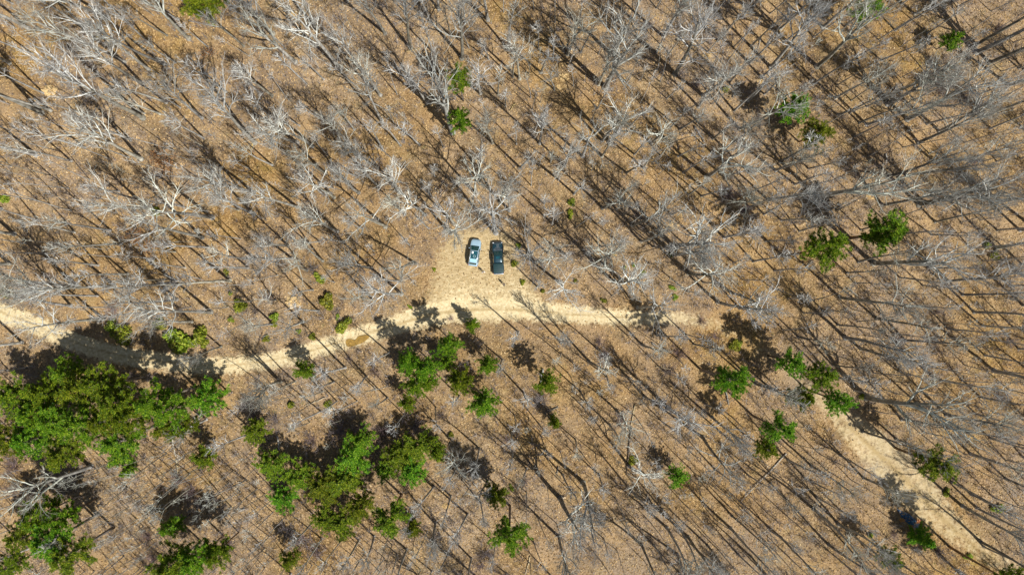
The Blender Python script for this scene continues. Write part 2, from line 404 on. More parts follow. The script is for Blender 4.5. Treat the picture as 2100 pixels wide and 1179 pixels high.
KINDS = ['vase'] * 6 + ['spread'] * 6 + ['narrow'] * 6 + ['forked'] * 4 + ['pole'] * 4
PROTO = [bare_proto(i, k) for i, k in enumerate(KINDS)]
BYK = {}
for p in PROTO: BYK.setdefault(p['kind'], []).append(p)

# ---- places used to tell one thing from the next in their labels
MARKS = [(973, 517, 'the silver car'), (1022, 528, 'the dark pickup'), (735, 698, 'the muddy puddle'), (1860, 1062, 'the blue puddle'),
         (905, 386, 'the firewood heap'), (1440, 82, 'the long bleached log'), (1292, 910, 'the thin upright fallen log'), (1155, 157, 'the tan dirt mound by a stump'),
         (600, 622, 'the clay mound over the road'), (100, 187, 'the round boulder mound at upper left'), (418, 8, 'the bright pine on the top edge'),
         (940, 245, 'the paired small green pines'), (1630, 222, 'the two round pines at upper right'), (1700, 515, 'the round pine at right'), (1825, 478, 'the ragged pine at right'),
         (1640, 755, 'the pine cluster over the road'), (1508, 788, 'the round pine below the road bend'), (1608, 888, 'the dark twin pine'),
         (1925, 955, 'the pine beside the wide sandy road'), (850, 745, 'the yellowish pine thicket'), (988, 828, 'the flat pale pine'), (1122, 785, 'the small forked pine'),
         (130, 820, 'the big pine grove'), (700, 980, 'the lower pine thicket'), (1045, 1110, 'the dark round pine at the bottom'), (120, 1110, 'the lower left corner pines'),
         (395, 1145, 'the bottom edge pine clump'), (325, 330, 'the brown-leaved oak'), (0, 0, 'the top left corner'), (2099, 0, 'the top right corner'), (2099, 1178, 'the bottom right corner'),
         (2099, 520, 'the middle of the right edge'), (0, 420, 'the left edge'), (700, 0, 'the top edge'), (1440, 1178, 'the bottom edge'), (1240, 0, 'the upper middle edge'),
         (375, 690, 'the laurel patch by the road'), (420, 815, 'the lone pine below the road'), (357, 925, 'the white broken log')]
NUM = 'zero one two three four five six seven eight nine ten eleven twelve thirteen fourteen fifteen sixteen seventeen eighteen nineteen twenty'.split()
TENS = {20: 'twenty', 30: 'thirty', 40: 'forty'}
def words(n): return NUM[n] if n <= 20 else TENS[n // 10 * 10] + ('-' + NUM[n % 10] if n % 10 else '')
used = set()
def where(px, py, avoid=None):
    """tail of a label: how far and in what direction of which landmark the thing stands in the picture"""
    ms = sorted(MARKS, key=lambda m: (m[0] - px) ** 2 + (m[1] - py) ** 2)
    for mx, my, nm in ms[:7]:
        if nm == avoid: continue
        dx, dy = px - mx, my - py; d = max(1, round(math.hypot(dx, dy) * H / F))
        if d > 45: continue
        a = math.degrees(math.atan2(dy, dx)) % 360
        dr = ['right of', 'above right of', 'above', 'above left of', 'left of', 'below left of', 'below', 'below right of'][int((a + 22.5) // 45) % 8]
        t = f"{words(d)} metre{'s' if d > 1 else ''} {dr} {nm}"
        yield t
def name_it(head, px, py, avoid=None):
    for t in where(px, py, avoid):
        s = f'{head} {t}'
        if t not in used and len(s.split()) <= 16:
            used.add(t); return s
    for t in where(px, py, avoid):
        s = f'{head} {t}'
        if s not in used: used.add(s); return s
    return head + ' among the others'

trees = []        # (x, y)
def put_tree(px, py, h, kind, px_is_world=False, label=None, lean=None, group='bare trees of the winter woods'):
    x, y = (px, py) if px_is_world else g(px, py)
    if px_is_world: px, py = CX + x * F / H, CY - y * F / H
    p = rng.choice(BYK[kind]); s = h / 20.0
    root = bpy.data.objects.new({'pole': 'slender_sapling'}.get(kind, 'bare_tree'), None); col.objects.link(root)
    root.location = P(x, y); root.rotation_euler = (rng.gauss(0, 0.025), rng.gauss(0, 0.025), rng.uniform(0, 6.28))
    fat = rng.uniform(0.85, 1.2)
    root.scale = (s * fat, s * fat, s)
    root.empty_display_size = 0.3
    link('trunk', p['trunk'], root); link('crown', p['crown'], root)
    head = label or {'vase': 'tall grey tree with upswept bare limbs,', 'spread': 'pale bare tree with wide star-like limbs,', 'narrow': 'narrow leafless grey tree,',
                     'pole': 'thin leafless pole sapling,', 'forked': 'stout forked leafless tree,'}[kind]
    if kind == 'pole': tag(root, name_it(head, px, py), 'sapling', 'thin pole saplings')
    else: tag(root, name_it(head, px, py) if not label else label, 'tree', group)
    trees.append((x, y)); return root

B, Mh, S = 22, 17, 12
BASES = [
 # upper left
 (295,243,24,'v'),(416,243,18,'v'),(344,212,17,'n'),(298,234,12,'n'),(330,235,17,'n'),(340,134,22,'n'),(308,145,22,'v'),(258,130,24,'v'),(390,82,22,'f'),(345,75,16,'n'),
 (362,130,12,'n'),(105,227,20,'n'),(86,232,24,'v'),(270,289,18,'n'),(523,293,23,'v'),(296,175,19,'v'),(20,130,22,'v'),(60,60,22,'v'),(180,60,20,'n'),(225,40,20,'v'),
 (606,128,21,'f'),(698,142,23,'v'),(928,272,25,'f'),(947,120,20,'v'),(784,252,21,'s'),(726,265,15,'n'),(985,192,15,'v'),(875,210,20,'v'),(715,293,20,'v'),(1042,100,18,'n'),
 (1021,194,12,'n'),(780,195,19,'v'),(842,100,22,'v'),(610,293,21,'v'),(1010,294,17,'v'),(926,75,14,'n'),(745,150,17,'v'),(650,60,20,'v'),(560,70,20,'v'),(500,95,18,'n'),
 (790,70,20,'v'),(1000,40,20,'v'),(900,20,19,'v'),(465,190,15,'s'),(558,197,14,'v'),(145,330,17,'n'),
 # upper middle
 (1066,161,18,'v'),(1052,158,16,'n'),(1110,148,16,'n'),(1165,110,19,'v'),(1166,133,13,'n'),(1192,106,12,'n'),(1228,172,23,'v'),(1242,178,24,'f'),(1254,110,20,'f'),(1360,75,20,'v'),
 (1372,110,12,'n'),(1385,152,23,'v'),(1472,85,16,'n'),(1450,108,11,'n'),(1394,265,16,'n'),(1375,261,12,'n'),(1235,288,17,'v'),(1252,294,17,'f'),(1137,183,9,'s'),(1107,294,19,'v'),
 (1212,250,12,'n'),(1337,293,16,'s'),(1442,197,20,'v'),(1495,170,18,'n'),(1540,95,15,'n'),(1462,285,15,'n'),(1515,265,20,'s'),(1432,220,14,'v'),(1300,40,18,'v'),
 (1580,139,22,'v'),(1675,137,24,'f'),(1997,94,22,'v'),(1997,110,24,'v'),(2025,131,22,'f'),(1712,202,18,'v'),(1717,236,16,'n'),(1745,207,12,'n'),(1762,252,15,'n'),
 (1777,256,20,'v'),(1817,202,20,'v'),(1872,32,20,'n'),(2012,240,22,'v'),(2065,175,20,'v'),(1687,57,18,'v'),(1925,270,20,'v'),(1882,293,17,'v'),(1820,215,17,'f'),
 (1860,245,20,'f'),(1600,60,16,'n'),(1640,30,18,'n'),(1540,20,20,'v'),
 # left middle
 (75,319,19,'v'),(290,326,21,'v'),(152,476,16,'n'),(224,472,18,'n'),(247,500,19,'n'),(414,487,20,'s'),(435,446,21,'s'),(490,431,12,'n'),(305,428,19,'v'),(470,575,22,'n'),
 (148,587,21,'v'),(160,588,18,'v'),(232,587,22,'v'),(358,577,19,'s'),(348,573,15,'n'),(357,516,11,'n'),(522,395,20,'v'),(522,440,17,'v'),(522,530,19,'n'),(260,562,16,'n'),
 (492,386,15,'n'),(610,425,18,'v'),(685,405,18,'s'),(667,355,19,'v'),(735,395,17,'v'),(692,475,19,'v'),(977,397,20,'s'),(775,382,18,'v'),(559,339,17,'n'),(932,460,16,'s'),
 (925,479,19,'s'),(591,504,17,'v'),(662,535,18,'n'),(630,554,12,'s'),(630,497,12,'n'),(656,496,12,'n'),(790,465,17,'s'),(872,440,16,'s'),(852,540,14,'s'),(762,550,18,'v'),
 (1017,478,20,'s'),(830,440,14,'v'),(820,395,17,'v'),(600,530,14,'v'),(940,380,10,'s'),(1025,415,15,'v'),(1045,432,16,'v'),(742,327,16,'v'),(757,335,15,'v'),(640,300,17,'v'),(30,480,20,'v'),(20,540,20,'v'),
 # centre right
 (1067,345,17,'n'),(1146,369,14,'n'),(1129,332,10,'n'),(1157,341,15,'v'),(1235,321,18,'n'),(1285,354,16,'n'),(1275,391,14,'n'),(1296,461,22,'s'),(1235,427,20,'n'),(1315,495,20,'n'),
 (1412,399,14,'n'),(1421,484,14,'n'),(1355,320,12,'n'),(1391,321,13,'n'),(1486,306,16,'v'),(1500,321,12,'n'),(1377,440,14,'n'),(1497,425,19,'v'),(1537,425,14,'n'),(1380,505,22,'f'),
 (1380,521,20,'v'),(1257,519,13,'n'),(1232,506,11,'s'),(1122,519,12,'s'),(1222,535,19,'s'),(1090,520,17,'s'),(1096,537,14,'s'),(1270,573,18,'s'),(1258,577,20,'s'),(1412,560,18,'s'),
 (1148,580,18,'s'),(1102,588,12,'n'),(1450,362,19,'f'),(1195,320,19,'s'),(1485,487,15,'v'),(1320,345,14,'v'),(1590,350,18,'v'),
 (1599,332,16,'n'),(1635,329,14,'n'),(1675,407,23,'f'),(1575,411,20,'v'),(1602,452,16,'n'),(1860,360,20,'v'),(1886,419,22,'f'),(1897,415,20,'v'),(1820,362,20,'v'),(1919,455,18,'n'),
 (1639,474,13,'n'),(1761,537,18,'n'),(1792,539,23,'f'),(1737,559,14,'n'),(2045,509,22,'v'),(1765,471,14,'n'),(1925,337,20,'n'),(1945,577,20,'v'),(2092,472,20,'v'),(2050,412,20,'v'),(1810,420,17,'v'),
 # around and below the road, left
 (45,702,20,'s'),(212,654,20,'s'),(192,651,12,'n'),(360,614,19,'s'),(431,640,19,'s'),(452,711,14,'v'),(145,627,18,'v'),(422,860,14,'s'),(823,603,18,'s'),(765,615,15,'s'),
 (622,660,12,'s'),(565,615,10,'s'),(572,780,16,'v'),(576,783,14,'v'),(605,782,13,'n'),(662,802,12,'n'),(1030,737,14,'n'),(795,815,13,'n'),(560,665,12,'v'),(390,660,16,'v'),
 # road right
 (1307,630,18,'s'),(1317,707,19,'n'),(1207,740,19,'n'),(1150,702,14,'v'),(1472,619,21,'s'),(1422,705,16,'n'),(1550,787,17,'n'),(1370,837,20,'v'),(1190,802,14,'n'),(1320,812,15,'n'),
 (1265,842,13,'s'),(1460,855,18,'v'),(1723,610,23,'s'),(1797,653,20,'n'),(1719,666,18,'n'),(1734,693,22,'v'),(1638,691,13,'n'),(1766,715,22,'n'),(1918,776,22,'n'),(1709,749,14,'n'),
 (1777,814,23,'f'),(1976,604,20,'n'),(1687,637,11,'n'),(1857,698,18,'n'),(2001,640,20,'n'),(2019,668,18,'n'),(1575,792,15,'n'),(1500,600,16,'s'),(1850,860,18,'v'),(1940,850,18,'v'),(2040,760,20,'v'),
 # lower
 (186,956,18,'f'),(199,1055,16,'n'),(893,1072,16,'v'),(834,1126,15,'n'),(736,1108,14,'n'),(767,1100,13,'n'),(648,1061,15,'n'),(944,920,16,'s'),(846,1046,12,'n'),
 (660,1104,15,'n'),(1196,990,23,'f'),(1146,1100,18,'v'),(1150,1022,20,'f'),(1368,1082,21,'n'),(1396,1086,18,'n'),(1317,1118,18,'v'),(1498,1082,20,'n'),(1411,1100,18,'v'),(1501,1057,16,'n'),
 (1440,895,20,'s'),(1389,1136,20,'n'),(1451,1118,18,'n'),(1772,980,14,'f'),(1669,1043,21,'n'),(1719,1075,18,'n'),(1777,1169,18,'n'),(1838,900,19,'n'),(1770,884,19,'n'),(2015,1119,13,'n'),
 (1972,1036,20,'v'),(2001,1040,20,'n'),(1698,1115,18,'n'),(1665,956,17,'n'),(1737,1086,18,'v'),(2008,1108,18,'n'),(1580,990,17,'n'),(1600,1100,18,'n'),(1540,1140,18,'n'),(1990,930,19,'v'),(2060,980,18,'n'),
 (1000,985,14,'s'),(1080,960,13,'n'),(1290,955,15,'s'),(1250,870,14,'n'),(1180,900,12,'n'),
]
KM = {'v': 'vase', 's': 'spread', 'n': 'narrow', 'f': 'forked'}
HAND = {(1017, 478): 'pale bare tree with drooping limbs spread over the dark pickup',
        (925, 479): 'pale crooked bare tree at the upper left corner of the clearing',
        (823, 603): 'star-shaped pale bare tree on the left edge of the clearing',
        (1196, 990): 'biggest bare oak at lower middle casting a thick bent shadow',
        (1723, 610): 'tall bare tree at right leaning straight rightward in view',
        (928, 272): 'tall bare tree with long pale trunk beside the small green pine',
        (416, 243): 'white-limbed forked bare tree alone on open leaf litter at upper left',
        (390, 82): 'thick pale trunk beneath the bright pine on the top edge',
        (944, 920): 'white star-like bare tree beside the lower pine thicket'}
for a in BASES:
    put_tree(a[0], a[1], a[2] * rng.uniform(0.95, 1.05), KM[a[3]], label=HAND.get((a[0], a[1])))
n_listed = len(trees)

# ------------------------------------------------------------------ evergreens
def needles(mb_list, c, rad, n, rg, size=0.42, up=0.35):
    mb_list.append((c, rad, n, size, up))
def pine_proto(i, h, zb, rmax, whorls, kind='pine'):
    rg = random.Random(300 + i); q = np.random.default_rng(300 + i)
    tr = MB(); r0 = 0.011 * h + 0.03
    bend = (rg.gauss(0, 0.02), rg.gauss(0, 0.02))
    tp = [(bend[0] * z * z / h, bend[1] * z * z / h, z) for z in np.linspace(-0.2, h * 0.97, 9)]
    tr.tube(tp, np.linspace(r0, 0.02, 9), 8, 0)
    C = []; 
    for w_ in range(whorls):
        t = (w_ + 0.5) / whorls; z = zb + (h - zb) * t
        prof = (math.sin(math.pi * min(1, (t * 0.9 + 0.16))) ** 0.75) if kind == 'pine' else (1 - t) ** 0.6
        nb = rg.randint(4, 6); a0 = rg.uniform(0, 6.28)
        for k in range(nb):
            rr = rmax * max(0.18, prof) * rg.uniform(0.55, 1.12); a = a0 + k * 6.283 / nb + rg.uniform(-0.35, 0.35)
            px_, py_ = bend[0] * z * z / h, bend[1] * z * z / h
            rise = rg.uniform(0.05, 0.3) * rr
            p0 = np.array([px_, py_, z - 0.1 * rr]); p1 = p0 + np.array([math.cos(a) * rr, math.sin(a) * rr, rise])
            tr.tube([p0, (p0 + p1) / 2 + [0, 0, rg.uniform(-0.08, 0.05) * rr], p1], [0.022 + rr * 0.008, 0.02, 0.008], 4, 0, cap=False)
            nc = max(3, int(rr * 4.4))
            for j in range(nc):
                f = 0.28 + 0.75 * (j + rg.random() * 0.6) / nc
                side = rg.uniform(-0.25, 0.25) * rr * f
                c = p0 + (p1 - p0) * f + np.array([-math.sin(a) * side, math.cos(a) * side, rg.uniform(-0.05, 0.22)])
                C.append(c)
    for k in range(5): C.append(np.array([bend[0] * h, bend[1] * h, h - 0.18 * k]) + q.normal(0, 0.08, 3))
    C = np.array(C); per = 34
    cc = np.repeat(C, per, axis=0); n = len(cc)
    d = q.normal(0, 1, (n, 3)); d[:, 2] = np.abs(d[:, 2]) * 0.7 + 0.05; d /= np.linalg.norm(d, axis=1)[:, None]
    L = q.uniform(0.18, 0.46, n)[:, None] * (0.5 + 0.13 * rmax)
    s = np.cross(d, q.normal(0, 1, (n, 3))); s /= np.linalg.norm(s, axis=1)[:, None]; s *= 0.030 * (0.7 + 0.2 * rmax)
    base = cc + q.normal(0, 0.07, (n, 3)); tip = base + d * L
    VV = np.stack([base - s * 0.6, base + s * 0.6, (base * 0.3 + tip * 0.7) + s, tip - s * 0.4], 1).reshape(-1, 3)
    cr = mesh('crown', VV, np.arange(4 * n).reshape(-1, 4), [M_needle], smooth=False)
    return dict(trunk=tr.mesh('trunk', [M_pinebark]), crown=cr, h=h, hc=(zb + h) / 2 + 0.04 * h, r=rmax)
PINES = {'tall': [pine_proto(i, 20, 11.5, 3.4, 8, 'pine') for i in range(5)], 'mid': [pine_proto(10 + i, 12, 5.0, 3.0, 9) for i in range(4)],
         'short': [pine_proto(20 + i, 5, 0.7, 1.7, 8, 'fir') for i in range(3)]}

def put_pine(px, py, r, hc, label=None, kind=None, mass=None):
    """crown centre seen at (px,py) with radius r photo pixels and height hc metres"""
    kind = kind or ('tall' if hc > 11 else 'mid' if hc > 4 else 'short')
    p = rng.choice(PINES[kind]); x, y = g(px, py, hc)
    rad = r * (H - hc) / F; s = rad / p['r'] * 1.14
    root = bpy.data.objects.new('pine_tree' if kind != 'short' else 'young_pine', None); col.objects.link(root); root.empty_display_size = 0.3
    root.location = P(x, y); root.rotation_euler = (0, 0, rng.uniform(0, 6.28)); root.scale = (s, s, hc / p['hc'])
    link('trunk', p['trunk'], root); link('crown', p['crown'], root)
    tag(root, label or name_it(mass or 'green young pine', px, py), 'pine tree', 'evergreen pines')
    trees.append((x, y)); return root

PN = [
 (418,2,46,7,'bright yellow-green pine cut by the top edge'),(938,160,27,13,'tall narrow green pine above the smaller pine at top middle'),(942,245,24,10,'ragged green pine beside a long pale trunk'),
 (1630,218,31,9.4,'upper of the two round pines at upper right'),(1677,272,33,7.5,'lower of the two round pines at upper right'),(1785,12,34,9,'pine hidden behind a white bare crown on the top edge'),
 (1955,82,20,5,'dim green pine in the upper right shade'),
 (1700,514,43,17.5,'round dense green pine at right with its trunk pointing left'),(1828,476,44,13,'ragged green pine with a long left arm at right'),(1800,482,22,11,None),
 (1635,745,30,12,'upper left pine of the cluster over the road'),(1688,778,32,13,'middle pine of the cluster over the road'),(1730,825,30,13,'lower right dark pine of the cluster over the road'),(1648,818,24,10,None),
 (1508,788,36,19,'round green pine below the road bend, trunk pointing up left'),(1608,886,34,14,'dark green pine, larger of the twin pair'),(1577,922,24,12,'smaller lower pine of the dark twin pair'),
 (1925,955,38,12,'green pine beside the wide sandy road at right'),(1390,978,24,5,'small green pine by a fallen log in lower middle woods'),(1830,1143,24,7,None),(1895,1105,24,4,None),
 (968,668,17,4,'small dark pine just below the road middle'),(835,745,28,10,'left pine of the yellowish thicket'),(872,755,30,9,'middle pine of the yellowish thicket'),(850,790,26,8,None),(918,712,28,10,'tall bright pine above the yellowish thicket'),
 (912,745,18,6,None),(880,785,18,6,None),(835,828,20,6,None),(942,780,27,8,'bright pine right of the yellowish thicket'),(998,750,21,7,None),(988,828,31,8,'flat pale green pine alone below the road'),
 (1122,785,26,8,'small forked green pine with dark gap'),(1138,866,16,4,None),
 (622,760,24,6,None),(420,815,37,8,'lone round pine just below the road'),
 # big grove
 (25,815,42,9,None),(70,848,42,9,None),(105,872,38,12,None),(58,905,40,10,None),(205,868,34,16,None),(262,862,34,15,None),(132,765,36,7,'topmost pine of the big lower left grove'),(160,800,46,14,None),(205,795,44,14,None),(225,835,42,16,None),(160,872,46,17,None),
 (15,905,40,9,None),(120,925,40,13,None),(300,825,42,16,None),(345,845,42,16,'rightmost pine of the big grove below the road'),(235,905,46,13,None),(375,875,26,10,None),
 (335,880,26,12,None),(90,812,34,9,None),
 (242,945,16,3,None),(262,965,17,3,None),(415,940,27,6,'loose green pine right of the white broken log'),(522,885,27,5,None),
 (75,1058,38,11,None),(115,1065,32,11,None),(35,1110,34,12,None),(90,1115,40,13,None),(135,1140,44,13,None),(15,1165,30,12,None),(350,1082,26,7,None),
 (350,1160,42,11,'left pine of the bottom edge clump'),(400,1148,40,11,'middle pine of the bottom edge clump'),(440,1135,30,10,'right pine of the bottom edge clump'),
 (555,955,38,5.6,'leftmost pine of the lower thicket'),(577,1025,32,5.0,'round pine standing alone under the lower thicket'),(615,975,34,5.6,None),(660,1000,38,6.2,None),(705,985,42,6.2,None),(722,940,42,6.8,None),(740,905,30,5.6,None),
 (665,1065,30,6.2,None),(700,1075,34,6.2,None),(740,1035,32,6.8,None),(796,1065,38,13,'dark round pine right under the lower thicket'),(845,1088,18,3.7,None),(820,935,32,5.6,None),(860,915,34,5.6,None),(845,965,30,5.0,None),
 (895,925,22,3.7,None),(790,960,26,4.3,None),(1045,1110,40,16.8,'dark round pine at the bottom middle'),(1015,1018,29,7,'green pine above the dark round bottom pine'),(592,1150,22,6,None),
]
for px, py, r, hc, lb in PN:
    put_pine(px, py, r, hc, lb, mass='dense green pine' if r > 26 else 'small green pine')
# two tall pines by the lower right corner whose crowns shade the road
for px, py in ((1946, 1120), (1975, 1182)):
    x, y = g(px, py); k = H / (H - 18)
    put_pine(CX + (px - CX) * k, CY + (py - CY) * k, 40, 18, mass='tall dark pine')

# low green bushes
def bush_proto(i, wide):
    rg = random.Random(500 + i); q = np.random.default_rng(500 + i)
    n = 620; st = MB()
    lobes = [(rg.uniform(-0.6, 0.6), rg.uniform(-0.6, 0.6), rg.uniform(0.3, 0.6)) for _ in range(6)]
    cs = []
    for _ in range(n):
        lx_, ly_, lr = rg.choice(lobes); a = rg.uniform(0, 6.28); rr = lr * math.sqrt(rg.random())
        cs.append((lx_ + rr * math.cos(a), ly_ + rr * math.sin(a), 0.12 + rg.random() * 0.85 * math.sqrt(max(0.02, 1 - (rr / lr) ** 2))))
    for lx_, ly_, lr in lobes: st.tube([(0.2 * lx_, 0.2 * ly_, -0.05), (lx_ * 0.7, ly_ * 0.7, 0.4), (lx_, ly_, 0.8)], [0.03, 0.02, 0.008], 4, 0)
    VV, FF = cards(np.array(cs), q.uniform(0.14, 0.3, n), 0.8, 0.6)
    return dict(stem=st.mesh('stems', [M_brush]), leaves=mesh('leaves', VV, FF, [M_bushleaf], smooth=False))
BUSH = [bush_proto(i, True) for i in range(4)]
def put_bush(px, py, r, label=None):
    p = rng.choice(BUSH); x, y = g(px, py, 0.5); s = r * H / F
    root = bpy.data.objects.new('green_bush', None); col.objects.link(root); root.empty_display_size = 0.2
    root.location = P(x, y, -0.02); root.rotation_euler = (0, 0, rng.uniform(0, 6.28)); root.scale = (s, s * rng.uniform(0.75, 1.1), min(1.8, s * 0.9))
    link('stems', p['stem'], root); link('leaves', p['leaves'], root)
    tag(root, label or name_it('low yellow-green bush', px, py), 'bush', 'low green bushes')
BU = [(670,620,22),(655,568,14),(708,668,20),(490,628,17),(563,650,14),(560,663,10),(545,695,12),(1168,440,11),(1172,415,9),(318,437,15),(228,668,22),(250,688,24),(345,690,22),(375,700,28),(400,690,24),
      (362,712,18),(325,665,16),(415,705,16),(596,828,12),(672,830,10),(1316,562,9),(1072,578,9),(1115,597,8),(1238,615,7),(1385,610,8),(1300,545,7),(545,1095,0),(460,560,9),(1055,540,8),(890,552,6),
      (1508,708,14),(1515,705,10),(1050,1000,8),(1298,945,12),(1775,815,10),(1945,1010,10),(2045,1040,14),(1985,1140,10),(2030,500,12),(2045,525,12),(1490,183,10),(5,405,14),(10,600,12),(690,650,7),(640,690,9),
      (612,680,8),(1063,505,8),(1378,522,8),(1380,592,9),(1280,548,6),(840,628,6),(470,600,8),(925,892,10),(1180,575,6),(905,940,12),(400,930,0),(470,655,10),(1460,1040,0),(1785,1100,10)]
for px, py, r in BU:
    if r: put_bush(px, py, r)

# leafless dark brush, partly standing in for shade on the floor, and brown-leaved oaks
def brush_proto(i):
    rg = random.Random(700 + i); mb = MB()
    for k in range(26):
        a = rg.uniform(0, 6.28); sp = rg.uniform(0.2, 1.0); p = np.array([rg.gauss(0, 0.2), rg.gauss(0, 0.2), -0.05])
        d = unit(np.array([math.cos(a) * sp, math.sin(a) * sp, 0.9])); pts = [p]
        for s_ in range(5):
            d = unit(d + np.array([rg.gauss(0, 0.2), rg.gauss(0, 0.2), rg.gauss(0, 0.12) - 0.04])); pts.append(pts[-1] + d * 0.36)
        mb.tube(pts, np.linspace(0.022, 0.006, 6), 3, 0, cap=False)
        for m_ in range(9):
            b_ = pts[rg.randint(1, 5)]; dd = unit(d + np.array([rg.gauss(0, 0.7), rg.gauss(0, 0.7), rg.gauss(0, 0.4)])); l = rg.uniform(0.3, 0.75)
            mb.tube([b_, b_ + dd * l * 0.5, b_ + dd * l + np.array([0, 0, 0.08])], [0.011, 0.008, 0.005], 3, 0, cap=False)
    return mb.mesh('brush', [M_brush])
BR = [brush_proto(i) for i in range(5)]
def put_brush(px, py, r):
    x, y = g(px, py, 1); s = r * H / F / 1.5
    o = link('leafless_shrub', rng.choice(BR), None, P(x, y), (0, 0, rng.uniform(0, 6.28)), (s, s, s * 0.9))
    tag(o, name_it('dark leafless twiggy shrub', px, py), 'shrub', 'leafless shrubs under the trees')
BRL = [(640,548,24),(225,640,22),(500,830,26),(520,855,24),(560,865,22),(700,880,32),(745,885,28),(785,890,32),(850,875,26),(1110,822,24),(1392,728,28),(1372,762,22),(1270,862,28),(1495,400,28),(1530,430,22),
       (1398,150,20),(1430,170,22),(360,985,26),(395,1008,26),(430,1020,18),(620,1110,30),(590,1090,24),(650,1130,26),(1000,1142,26),(985,1165,22),(715,735,14),(925,655,10),(1110,810,16),(770,760,20),(905,855,14),
       (20,960,26),(25,1000,24),(60,1010,22),(1475,150,14),(1900,170,32),(1935,185,30),(1975,200,28),(2010,215,26),(640,905,22),(1040,905,18),(1240,730,18),(1230,700,16),(430,105,12),(1150,330,12),(540,905,20),
       (1330,50,16),(310,1150,24),(470,1120,20),(300,1100,18),(520,640,14),(545,610,12),(690,640,12),(1440,660,18),(1470,690,16),(1700,640,14),(1850,700,18),(2060,820,22),(2080,700,20),(1930,640,16),(1690,420,16),
       (1920,400,16),(1760,360,14),(2000,330,18),(1650,180,14),(1560,240,14),(2050,60,18),(1720,950,14),(1880,1130,18),(1930,1130,18),(1840,1100,14),(1240,1000,12),(1080,990,14),(300,780,16),(260,770,16)]
for a in BRL: put_brush(*a)
def brownleaf(px, py, r, hz, n, label):
    q = np.random.default_rng(int(px)); x, y = g(px, py, hz); s = r * H / F
    root = bpy.data.objects.new('brown_leaved_oak', None); col.objects.link(root); root.location = P(x, y)
    rg = random.Random(px); mb = MB(); mb.tube([(0, 0, -0.2), (0.05, 0, hz * 0.5), (0, 0.05, hz + s * 0.5)], [0.07, 0.05, 0.02], 6, 0)
    C = []
    for k in range(22):
        a = rg.uniform(0, 6.28); e = rg.uniform(0.3, 1) * s; z0 = hz * rg.uniform(0.5, 1); z1 = z0 + rg.uniform(0.1, 0.6) * s
        mb.tube([(0, 0, z0), (math.cos(a) * e * 0.5, math.sin(a) * e * 0.5, z0 + 0.3), (math.cos(a) * e, math.sin(a) * e, z1)], [0.03, 0.02, 0.008], 3, 0, cap=False)
        for j in range(n // 22): 
            f = rg.uniform(0.3, 1.05); C.append((math.cos(a) * e * f + rg.gauss(0, 0.22), math.sin(a) * e * f + rg.gauss(0, 0.22), z0 + (z1 - z0) * f + rg.gauss(0, 0.2)))
    link('trunk', mb.mesh('trunk', [M_bark]), root)
    VV, FF = cards(np.array(C), q.uniform(0.13, 0.26, len(C)), 1.0, 0.7)
    link('leaves', mesh('leaves', VV, FF, [M_brownleaf], smooth=False), root)
    tag(root, label, 'tree', 'small oaks keeping brown leaves')
brownleaf(327, 325, 28, 5, 900, 'small oak still holding orange-brown leaves at upper left')
brownleaf(270, 480, 30, 4, 420, 'thin brown-leaved young oak left of middle, upper one')
brownleaf(300, 505, 26, 4, 420, 'thin brown-leaved young oak left of middle, lower one')
brownleaf(425, 110, 18, 3, 260, 'sparse brown-leaved sapling beneath the bright top edge pine')

# ------------------------------------------------------------------ logs, mounds, firewood, puddles
def log(px0, py0, px1, py1, r, name, label, m=M_dead, dz=0.12, stubs=3):
    a = np.array(P(*g(px0, py0), dz + r)); b = np.array(P(*g(px1, py1), dz + r)); rg = random.Random(px0); mb = MB()
    pts = [a + (b - a) * t + np.array([rg.gauss(0, 0.05), rg.gauss(0, 0.05), 0]) for t in np.linspace(0, 1, 9)]
    mb.tube(pts, np.linspace(r, r * 0.5, 9), 8, 0)
    for k in range(stubs):
        p = pts[rg.randint(2, 7)]; d = unit(np.array([rg.gauss(0, 1), rg.gauss(0, 1), 0.5])); mb.tube([p, p + d * 0.7, p + d * 1.2], [r * 0.3, r * 0.2, 0.01], 5, 0)
    tag(link(name, mb.mesh(name, [m])), label, 'log', 'fallen logs on the forest floor')
log(1388, 83, 1472, 81, 0.19, 'fallen_log', 'long bleached log lying level near the top edge right of middle')
log(1301, 828, 1294, 870, 0.13, 'fallen_log', 'upper pale end of a broken log lying upright in view')
log(1294, 874, 1284, 975, 0.15, 'fallen_log', 'dark straight log lying up and down at lower middle', M_pinebark)
log(352, 891, 362, 935, 0.17, 'fallen_log', 'white broken log emerging from under the big pine grove')
log(363, 940, 368, 972, 0.14, 'fallen_log', 'short pale log continuing below the white broken log')
log(1612, 930, 1518, 1026, 0.11, 'fallen_log', 'thin pale straight log under the dark twin pines')
log(1056, 213, 1046, 228, 0.13, 'fallen_log', 'short pale log right of the small green pines')
log(1845, 635, 1862, 655, 0.14, 'fallen_log', 'short pale log in the dense right woods')
log(1088, 1140, 1077, 1178, 0.09, 'fallen_log', 'thin pale stick by the dark round bottom pine')
log(390, 45, 462, 62, 0.16, 'fallen_log', 'dark crooked log under the bright top edge pine', M_pinebark, stubs=6)
log(528, 140, 520, 160, 0.1, 'fallen_log', 'short pale log below the thick pale upper left trunk')
log(332, 690, 352, 695, 0.16, 'fallen_log', 'white snag lying in the laurel patch by the road')
log(1148, 1022, 1160, 1018, 0.25, 'fallen_log', 'short broken stub with fresh pale wood at lower middle', M_cut, stubs=0)
log(668, 815, 625, 832, 0.1, 'fallen_log', 'pale dead branch pile stem below the road', M_dead, stubs=8)
dr = random.Random(42); nlog = 0
